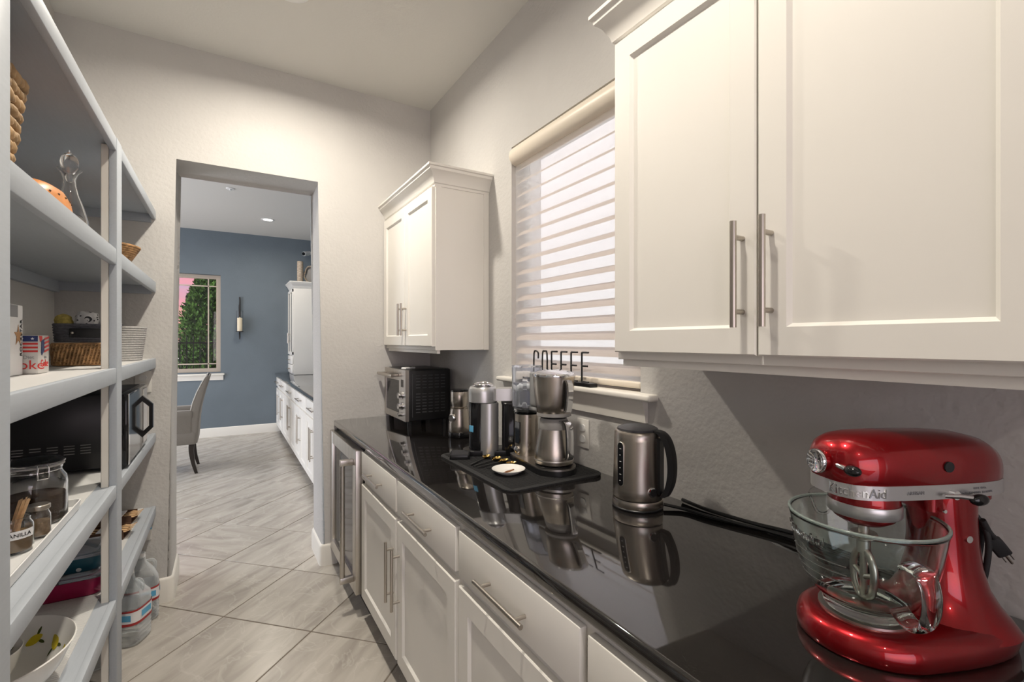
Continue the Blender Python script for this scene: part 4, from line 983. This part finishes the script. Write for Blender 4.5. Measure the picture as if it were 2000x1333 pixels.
# shelf 5: storage dishes, bowls, cutlery
def lidded(name, label, loc, hx, hy, h, m, rz=0):
    t = thing(name, label, 'container', loc, rz, 'lidded storage dishes on the fifth shelf')
    def R(z, e): return [(x, y, z) for x, y in rrect(-hx-e, -hy-e, hx+e, hy+e, .035, 6)]
    B().loft([R(0, -.012), R(.004, -.008), R(h*.6, -.001), R(h, .0), R(h, -.004), R(h*.6, -.005), R(.006, -.012)]).build('dish', m, t, 50)
    B().loft([R(h+.0005, .006), R(h+.008, .007), R(h+.011, .004), R(h+.008, -.010), R(h+.006, -.020), R(h+.012, -.024)]).build('lid', 'tank_plastic', t, 50)
    return t
lidded('storage_dish', 'magenta glass storage dish with clear lid on the fifth shelf', (-.465, 2.285, Z5), .098, .112, .062, 'magenta')
lidded('storage_dish', 'teal dotted storage dish with clear lid stacked on the magenta dish', (-.452, 2.292, Z5+.0745), .078, .088, .052, 'dotted_teal')
def lemons(t, r, h, sy):
    prof = [(.58, .018), (.82, h*.55), (.95, h*.92)]; prof = [(a*r, z) for a, z in prof]
    ln = [math.hypot(prof[i+1][0]-prof[i][0], prof[i+1][1]-prof[i][1]) for i in (0, 1)]
    def at(ang, v):
        d = v*sum(ln); i = 0 if d < ln[0] else 1; q = (d-(0 if i == 0 else ln[0]))/ln[i]
        rr_ = prof[i][0]+(prof[i+1][0]-prof[i][0])*q-.0010; z = prof[i][1]+(prof[i+1][1]-prof[i][1])*q+.0010
        return (rr_*cos(ang), rr_*sin(ang)*sy, z)
    tot = sum(ln); n = max(6, int(2*PI*r/.075)); rnd = random.Random(int(r*1000))
    def blob(ang, v, a, b, rot, tip, m, nm):
        P = []
        for k in range(20):
            q = 2*PI*k/20; x = a*cos(q)*(1+tip*abs(cos(q))**6); y = b*sin(q)
            P.append(at(ang+(x*cos(rot)-y*sin(rot))/(r*.9), v+(x*sin(rot)+y*cos(rot))/tot))
        bb = B(); c0 = bb.bm.verts.new(at(ang, v)); vs = [bb.bm.verts.new(p) for p in P]
        for k in range(20): bb.bm.faces.new((c0, vs[k], vs[(k+1) % 20]))
        bb.build(nm, m, t, 60)
    for k in range(n):
        ang = 2*PI*k/n+.2; rot = rnd.uniform(-.9, .9)
        blob(ang, .56, .017, .0115, rot, .28, 'lemon_yellow', 'lemon_motif')
        for s in (-1, 1): blob(ang-.021*cos(rot+s*.7)/(r*.9), .56-.021*sin(rot+s*.7)/tot, .009, .0036, rot+s*.8, .3, 'lemon_leaf', 'leaf_motif')
def dish(name, label, loc, r, h, m, sy=1.0, rz=0):
    t = thing(name, label, 'bowl', loc, rz, 'lemon patterned bowls')
    B().lathe([(r*.50, 0), (r*.52, .004), (r*.60, .010), (r*.84, h*.5), (r*.97, h*.9), (r, h), (r*.985, h*1.01), (r*.95, h*.92), (r*.82, h*.55), (r*.58, .018), (r*.4, .012), (0, .011)], 64).build('bowl_body', 'white_ceramic', t, 60, X=Matrix.Diagonal((1, sy, 1, 1)))
    lemons(t, r, h, sy)
    B().lathe([(r*1.0, h*.985), (r*1.008, h), (r*.99, h*1.02), (r*.982, h*1.005)], 64, cap=False).build('rim', 'white_ceramic', t, 60, X=Matrix.Diagonal((1, sy, 1, 1)))
dish('serving_bowl', 'large white serving bowl printed with yellow lemons on the fifth shelf', (-.490, 1.665, Z5), .150, .112, 'lemon_print', 1.20)
dish('small_bowl', 'small white lemon bowl nested inside the large lemon bowl', (-.520, 1.700, Z5+.0135), .072, .088, 'lemon_print')
rnd = random.Random(9)
for k, (y, lab) in enumerate(((2.78, 'dark carton of wooden cutlery, nearer one on the fifth shelf'), (2.99, 'dark carton of wooden cutlery close to the far wall'))):
    t = thing('cutlery_carton', lab, 'cutlery', (-.455, y, Z5), rad(-6), 'cartons of wooden cutlery')
    tb = B(); tb.box((-.075, -.055, 0), (.070, .055, .004)); tb.box((-.075, -.055, 0), (-.071, .055, .05)); tb.box((-.075, -.055, 0), (.070, -.051, .04)); tb.box((-.075, .051, 0), (.070, .055, .04)); tb.build('carton', 'kraft', t, None)
    for i in range(7):
        yy = -.042+i*.014
        zz = .012+.003*(i % 2)
        B().loft([[(x, yy+w_*s, zz+dz+dt) for s, dt in ((-1, 0), (1, 0), (1, .0018), (-1, .0018))] for x, w_, dz in ((-.068, .005, .018), (-.02, .0042, .010), (.03, .0045, .014), (.055, .006, .022), (.075, .007, .018), (.098, .005, .026))]).build('wooden_fork' if i % 2 else 'wooden_spoon', 'wood_light', t, 40)
    B().box((-.03, -.05, .036), (.03, .05, .040)).build('paper_band', 'paper_white', t, None)

# water jugs on the floor
def jug(label, loc, rz, src=[]):
    if src:
        o = src[0].copy(); C.objects.link(o); o.location = loc; o.rotation_euler[2] = rz; o['label'] = label
        for ch in src[0].children:
            c2 = ch.copy(); C.objects.link(c2); c2.parent = o
        return o
    t = thing('water_jug', label, 'jug', loc, rz, 'clear water jugs on the floor'); src.append(t); t.scale = (1.12, 1.12, 1.05)
    def S(z, a): return [(x, y, z) for x, y in sell(a, a, 3.6, 36)]
    prof = [(0, .056), (.004, .062), (.012, .066)]
    for k in range(4): prof += [(.02+k*.018, .067), (.027+k*.018, .0645), (.034+k*.018, .067)]
    prof += [(.095, .0665), (.165, .0665), (.172, .0675), (.18, .0655), (.19, .067), (.205, .064), (.235, .050), (.262, .031), (.275, .022), (.288, .0195), (.300, .0195)]
    B().loft([S(z, a) if z < .22 else [(x, y, z) for x, y in sell(a, a, 2.2, 36)] for z, a in prof]).build('bottle', 'bottle_plastic', t, 60)
    B().loft([[(x, y, z) for x, y in sell(.0185, .0185, 2, 24)] for z in (.295, .318)]).build('cap', 'white_plastic', t, 40)
    lb = B().loft([S(z, .0682) for z in (.097, .163)], False, False).build('label', 'paper_white', t, 60)
    for z0_, z1_ in ((.0965, .108), (.155, .1635)): B().loft([S(z, .0686) for z in (z0_, z1_)], False, False).build('label_band', 'label_red', t, 60)
    for sgn in (-1, 1): B().box((sgn*.0690, -.03, .120), (sgn*.0693, .03, .146)).build('label_print', 'ink_blue', t, None)
    for sgn in (-1, 1): B().box((-.05, sgn*.0690, .120), (.05, sgn*.0693, .146)).build('label_print', 'ink_blue', t, None)
    B().tube(smoothpath([(.02, .0, .272), (.045, 0, .27), (.055, 0, .245), (.048, 0, .215)], 4), .007, 8).build('grip', 'bottle_plastic', t, 60)
    return t
jug('clear water jug with red and white label, front one below the shelves', (-.392, 2.870, 0), rad(-24))
jug('clear water jug with red label tucked against the far wall', (-.372, 3.065, 0), rad(12))
jug('water jug in the shade under the fifth shelf', (-.515, 2.73, 0), rad(5))
jug('water jug at the back corner behind the front jug', (-.555, 2.99, 0), rad(40))
t = thing('plug_in_freshener', 'teal striped plug-in freshener on the low wall outlet', 'freshener', (-.352, YF-.0065, .445))
for k in range(5): B().box((-.016, -.022, -.03+k*.013), (.016, 0, -.022+k*.013), .002, 1).build('fin', 'teal' if k % 2 else 'ink_blue', t, 40)
B().box((-.014, -.018, -.031), (.014, -.001, .033), .002, 1).build('core', 'white_plastic', t, 40)

# ------------------------------------------------------------------ dining room
wn = bpy.data.objects.new('window_2', None); C.objects.link(wn); struct(wn)
bb = B(); y0, y1 = YD1+.09, YD1+.15
for q in (((dx0, y0, dz0), (dx0+.055, y1, dz1)), ((dx1-.055, y0, dz0), (dx1, y1, dz1)), ((dx0+.001, y0+.0007, dz0+.001), (dx1-.001, y1-.0007, dz0+.055)), ((dx0+.001, y0+.0007, dz1-.055), (dx1-.001, y1-.0007, dz1-.001)), ((-.72, y0+.0014, dz0+.002), (-.66, y1-.0014, dz1-.002))): bb.box(*q)
bb.build('window_frame', 'window_vinyl', wn, None)
for sx in (-1,):
    B().box((dx0+.05, y0+.02, dz0+.05), (dx1-.05, y0+.024, dz1-.05)).build('pane', 'pane', wn, None)
for x in (-.215, -1.2): B().box((x-.008, y0+.012, dz0+.05), (x+.008, y0+.03, dz1-.05)).build('muntin', 'window_vinyl', wn, None)
for z in (2.235, 1.078): B().box((dx0+.05, y0+.012, z-.008), (dx1-.05, y0+.03, z+.008)).build('muntin', 'window_vinyl', wn, None)
struct(B().box((dx0-.05, YD1-.045, dz0-.045), (dx1+.05, YD1+.09, dz0-.018), .008, 3).build('trim_3', 'trim', smooth=40))
struct(sweep([(dx0-.035, YD1), (dx1+.035, YD1)], [(0, dz0-.115), (.012, dz0-.115), (.015, dz0-.075), (.026, dz0-.05), (.03, dz0-.045), (0, dz0-.045)]).build('trim_4', 'trim', smooth=30))

# candle sconce
t = thing('candle_sconce', 'black iron wall sconce with glass cylinder on the blue wall', 'sconce', (.186, YD1-.075, 1.565))
bb = B(); bb.tube(smoothpath([(0, .05, .52), (.004, .055, .45), (-.002, .06, .3), (0, .062, .1), (0, .05, -.02), (0, .02, -.06), (0, 0, -.125)], 5), [.004]+[.010]*27+[.008, .006, .003], 8)
bb.box((-.012, .055, .05), (.012, .0745, .40)); bb.cyl((0, .06, .0), (0, 0, -.006), .008); bb.build('bracket', 'iron', t, 40)
B().lathe([(.052, -.008), (.055, .0), (.0, .0)], 24).build('plate', 'iron', t, 40)
B().shell([(.047, .001), (.047, .31)], [(.0445, .004), (.0445, .31)], 28).build('glass_cylinder', 'candle_glass', t, 40)
tag(B().lathe([(.034, 0), (.034, .195), (.030, .20), (.006, .197), (.003, .215), (.0, .215)], 24).build('pillar_candle', 'candle', smooth=40, loc=(.186, YD1-.075, 1.567)), 'cream pillar candle inside the glass wall sconce', 'candle')

# sideboard run
dw = B().box((.672, 3.53, .876), (1.328, YD1-.001, .914), .004, 2).build('dining_worktop', 'granite', smooth=40)
tag(dw, 'dark stone top over the dining room sideboard', 'worktop')
ys = [8.30, 7.77, 6.88, 5.99, 5.10, 4.21, 3.54]
names = ['narrow white sideboard cabinet in the far corner of the dining room', 'white sideboard cabinet second from the blue far wall', 'white sideboard cabinet third from the blue far wall', 'white sideboard cabinet fourth from the blue far wall', 'white sideboard cabinet fifth from the blue far wall, beside the doorway', 'white sideboard cabinet hidden by the doorway jamb']
for i in range(6):
    W = ys[i]-ys[i+1]-.002
    t = thing('sideboard_cabinet', names[i], 'cabinet', (.705, ys[i], 0), -PI/2, 'white sideboard cabinets in the dining room')
    B().box((0, 0, .10), (W, .62, .875)).build('body', 'cabinet', t, 25)
    B().box((0, .07, 0), (W, .085, .10)).build('toe_kick', 'dark_grey', t, 25)
    dr = front(t, 'drawer', slab(W-.02, .136), .01, .719); handle(dr, (W-.02)/2, .07, .30, False)
    nd = 1 if W < .6 else 2; w_ = W/nd
    for k in range(nd):
        d = front(t, 'door', shaker(w_-.016, .575), k*w_+.008, .115); handle(d, w_-.016-.03 if k == 0 else .03, .36, .30, True)
# hutch on the worktop
t = thing('hutch', 'tall white hutch with glass doors standing on the sideboard', 'hutch', (.872, 8.30, .914), -PI/2)
W, D, Hh = .55, .455, 1.30
B().box((0, .001, 0), (W, D, Hh), .002, 1).build('body', 'cabinet', t, 25)
for k in range(2):
    dd = B(); w_ = W/2-.006; x = k*W/2+.003
    fr = .04
    for q in (((x, -.02, .30), (x+fr, 0, Hh-.02)), ((x+w_-fr, -.02, .30), (x+w_, 0, Hh-.02)), ((x, -.0195, .30), (x+w_, 0, .30+fr)), ((x, -.0195, Hh-.02-fr), (x+w_, 0, Hh-.02))): dd.box(*q)
    d = dd.build('glass_door', 'cabinet', t, 25)
    B().box((x+fr-.002, -.012, .30+fr-.002), (x+w_-fr+.002, -.008, Hh-.02-fr+.002)).build('pane', 'black_gloss', d, 25)
    handle(d, x+(w_-.02 if k == 0 else .02), .55, .16, True)
for z in (.02, .155):
    dr = slab(W-.012, .125).build('drawer', 'cabinet', t, 25, loc=(.006, 0, z)); handle(dr, (W-.012)/2, .062, .16, False)
sweep([(0, 0), (W, 0), (W, D)], [(o, Hh-.004+z) for o, z in crown]).build('crown_moulding', 'cabinet', t, 30)
tp = .914+Hh+.094
t = thing('birch_vase', 'slim birch bark cylinder vase on top of the hutch', 'vase', (.985, 7.93, tp)); B().shell([(.044, 0), (.044, .005), (.045, .15), (.044, .33)], [(.036, .02), (.036, .33)], 24).build('vase_body', 'birch', t, 40)
t = thing('oval_wreath', 'oval twig wreath standing on top of the hutch', 'wreath', (1.13, 7.92, tp), rad(-20))
for k in range(3):
    B().tube([(.082*cos(a)*(1+.05*k)+.008*sin(5*a+k), .012*(k-1), .135+.125*sin(a)*(1+.03*k)+.006*cos(4*a+2*k)) for a in [2*PI*i/36 for i in range(36)]], .010, 6, True).build('twig_ring', 'birch', t, 40)
B().loft([[(.075*cos(a), y, .135+.115*sin(a)) for a in [2*PI*i/28 for i in range(28)]] for y in (.015, .022)]).build('mirror_disc', 'grey_plastic', t, 40)
t = thing('security_camera', 'small white bullet camera mounted high on the blue wall', 'camera', (1.085, YD1-.02, 2.81))
bb = B().cyl((-.02, -.13, -.01), (.06, -.06, .015), .034, 18); bb.build('housing', 'white_plastic', t, 40)
B().cyl((-.021, -.131, -.0103), (-.025, -.1345, -.0115), .028, 18).build('lens', 'black_gloss', t, 40)
bb = B().tube(smoothpath([(.03, -.08, .02), (.06, -.05, .04), (.08, .0, .03)], 4), .009, 8); bb.cyl((.08, 0, .03), (.08, .0195, .03), .03, 18); bb.build('mount', 'white_plastic', t, 40)

# upholstered chair, facing the table off to the left
t = thing('dining_chair', 'grey upholstered dining armchair with dark curved legs', 'chair', (-.25, 6.34, 0))
def rr(x0, x1, hy, z, r=.03): return [(x, y, z) for x, y in rrect(x0, -hy, x1, hy, r, 4)]
B().loft([rr(-.60, -.02, .27, .32), rr(-.605, -.015, .275, .34), rr(-.60, -.01, .272, .43), rr(-.59, -.02, .262, .45)]).build('seat_base', 'upholstery', t, 50)
B().loft([rr(-.60, -.09, .205, .45, .04), rr(-.61, -.085, .21, .47, .04), rr(-.61, -.085, .21, .52, .04), rr(-.59, -.09, .19, .545, .04)]).build('seat_cushion', 'upholstery', t, 50)
prof = [(.33, -.09, -.005), (.45, -.088, .004), (.55, -.085, .010), (.65, -.075, .020), (.76, -.052, .040), (.87, -.015, .066), (.97, .030, .094), (1.03, .062, .110), (1.045, .075, .105)]
back = B().loft([rr(a, b, .262 if z < 1.04 else .25, z, .022) for z, a, b in prof]).build('backrest', 'upholstery', t, 50)
for s in (-1, 1):
    B().tube([(a+.004, s*.258, z) for z, a, b in prof[3:]], .006, 6).build('piping', 'piping', back, 40)
    am = B().loft([[(x, s*.235+y, z) for x, y in rrect(-.46, -.032, -.05, .032, .02, 4)] for z in (.33, .60)]+[[(x, s*.235+y, z) for x, y in rrect(-.47, -.038, -.045, .038, .02, 4)] for z in (.615, .665)]+[[(x, s*.235+y, .68) for x, y in rrect(-.46, -.028, -.05, .028, .02, 4)]]).build('armrest', 'upholstery', t, 50)
    for nm, pts in (('rear', [(-.055, .335), (-.06, .25), (-.045, .12), (-.015, 0)]), ('front', [(-.555, .335), (-.555, .2), (-.552, .1), (-.55, 0)])):
        q = smoothpath([(x, s*.225, z) for x, z in pts], 4)
        B().loft([[(p.x+dx*h, p.y+dy*h, p.z) for dx, dy in ((-1, -1), (1, -1), (1, 1), (-1, 1))] for p in q for h in (.014+.012*(p.z/.335),)]).build('leg', 'dark_wood', t, 25)

# ------------------------------------------------------------------ outside the windows
struct(B().box((-60, 8.5, -.35), (60, 140, -.25)).build('ground', 'ground', smooth=None))
struct(B().box((1.7, -12, -.35), (60, 8.5, -.25)).build('ground_side', 'ground', smooth=None))
t = thing('window_bounce_wall', 'tall pale house wall added to brighten the pantry window shade', 'house', (5.2, 1.5, -.25))  # added house wall, made tall so its sunlit face backlights the window shade
B().box((0, -9, 0), (3, 14, 7.4)).build('wall', 'stucco', t, None)
B().box((-.35, -9.4, 7.4), (3.4, 14.4, 7.62)).build('eave', 'stucco', t, None)
def tree(label, x, y, h, rx, nleaf, m, seed):
    rnd = random.Random(seed); t = thing('garden_tree', label, 'tree', (x, y, -.25), 0, 'trees beyond the garden fence')
    bb = B(); bb.tube([(0, 0, 0), (.03, .02, h*.4), (-.02, 0, h*.85)], [.07, .05, .015], 8)
    for k in range(14):
        a = rnd.uniform(0, 2*PI); z = h*rnd.uniform(.15, .8); bb.tube([(0, 0, z), (rx*.5*cos(a), rx*.5*sin(a), z+.2), (rx*.85*cos(a), rx*.85*sin(a), z+.5)], [.02, .012, .005], 5)
    bb.build('trunk', 'bark', t, 40)
    V, Fc = [], []
    for k in range(nleaf):
        z = rnd.random(); a = rnd.uniform(0, 2*PI)
        prof_ = (1-(abs(z-.42)/.60)**2.6) if z > .42 else (1-.25*((.42-z)/.42)**2)
        rr_ = rx*max(.05, prof_)*(rnd.random()**.32)*(1+.16*sin(5*a+9*z)+.1*sin(11*a-17*z))
        c = Vector((rr_*cos(a), rr_*sin(a), z*h*1.0+.08)); d = Vector((cos(a)*.6+rnd.gauss(0, .5), sin(a)*.6+rnd.gauss(0, .5), .9+rnd.gauss(0, .4))).normalized()
        s = d.cross(Vector((rnd.gauss(0, 1), rnd.gauss(0, 1), rnd.gauss(0, 1)))).normalized(); l = rnd.uniform(.05, .095); wd = l*.26
        i = len(V); V += [c, c+d*l*.5+s*wd, c+d*l, c+d*l*.5-s*wd]; Fc.append((i, i+1, i+2, i+3))
    me = bpy.data.meshes.new('foliage'); me.from_pydata([tuple(v) for v in V], [], Fc); me.materials.append(M[m]); o = link('foliage', me, t); o['kind'] = 'stuff'
tree('tall dense green garden tree left of the thin window bar', -.28, 11.6, 3.05, .52, 24000, 'leaf', 1)
tree('green garden tree at the right behind the thin window bar', .30, 13.0, 3.0, .60, 24000, 'leaf_dark', 2)
tree('low green shrub behind the iron garden fence', -1.5, 12.6, 1.35, .55, 6000, 'leaf_dark', 3)
t = thing('garden_fence', 'black iron picket fence outside the dining room window', 'fence', (0, 10.3, -.25))
for z in (.12, 1.62): B().box((-3, -.012, z), (2, .012, z+.03)).build('rail', 'iron', t, None)
bb = B()
for k in range(50): bb.box((-3+k*.1, -.008, .05), (-2.984+k*.1, .008, 1.75))
o = bb.build('pickets', 'iron', t, None); o['kind'] = 'stuff'
t = thing('distant_house', 'distant house with a terracotta roof below the pink sky', 'house', (-6.0, 42, -.25))
B().box((-4, 0, 0), (3.2, 6, 1.7)).build('wall', 'stucco', t, None)
B().loft([[(-4.6, -.6, 1.7), (3.8, -.6, 1.7), (3.8, 6.6, 1.7), (-4.6, 6.6, 1.7)], [(-2.5, 2.6, 3.1), (1.6, 2.6, 3.1), (1.6, 3.4, 3.1), (-2.5, 3.4, 3.1)]]).build('roof', 'roof_tile', t, None)
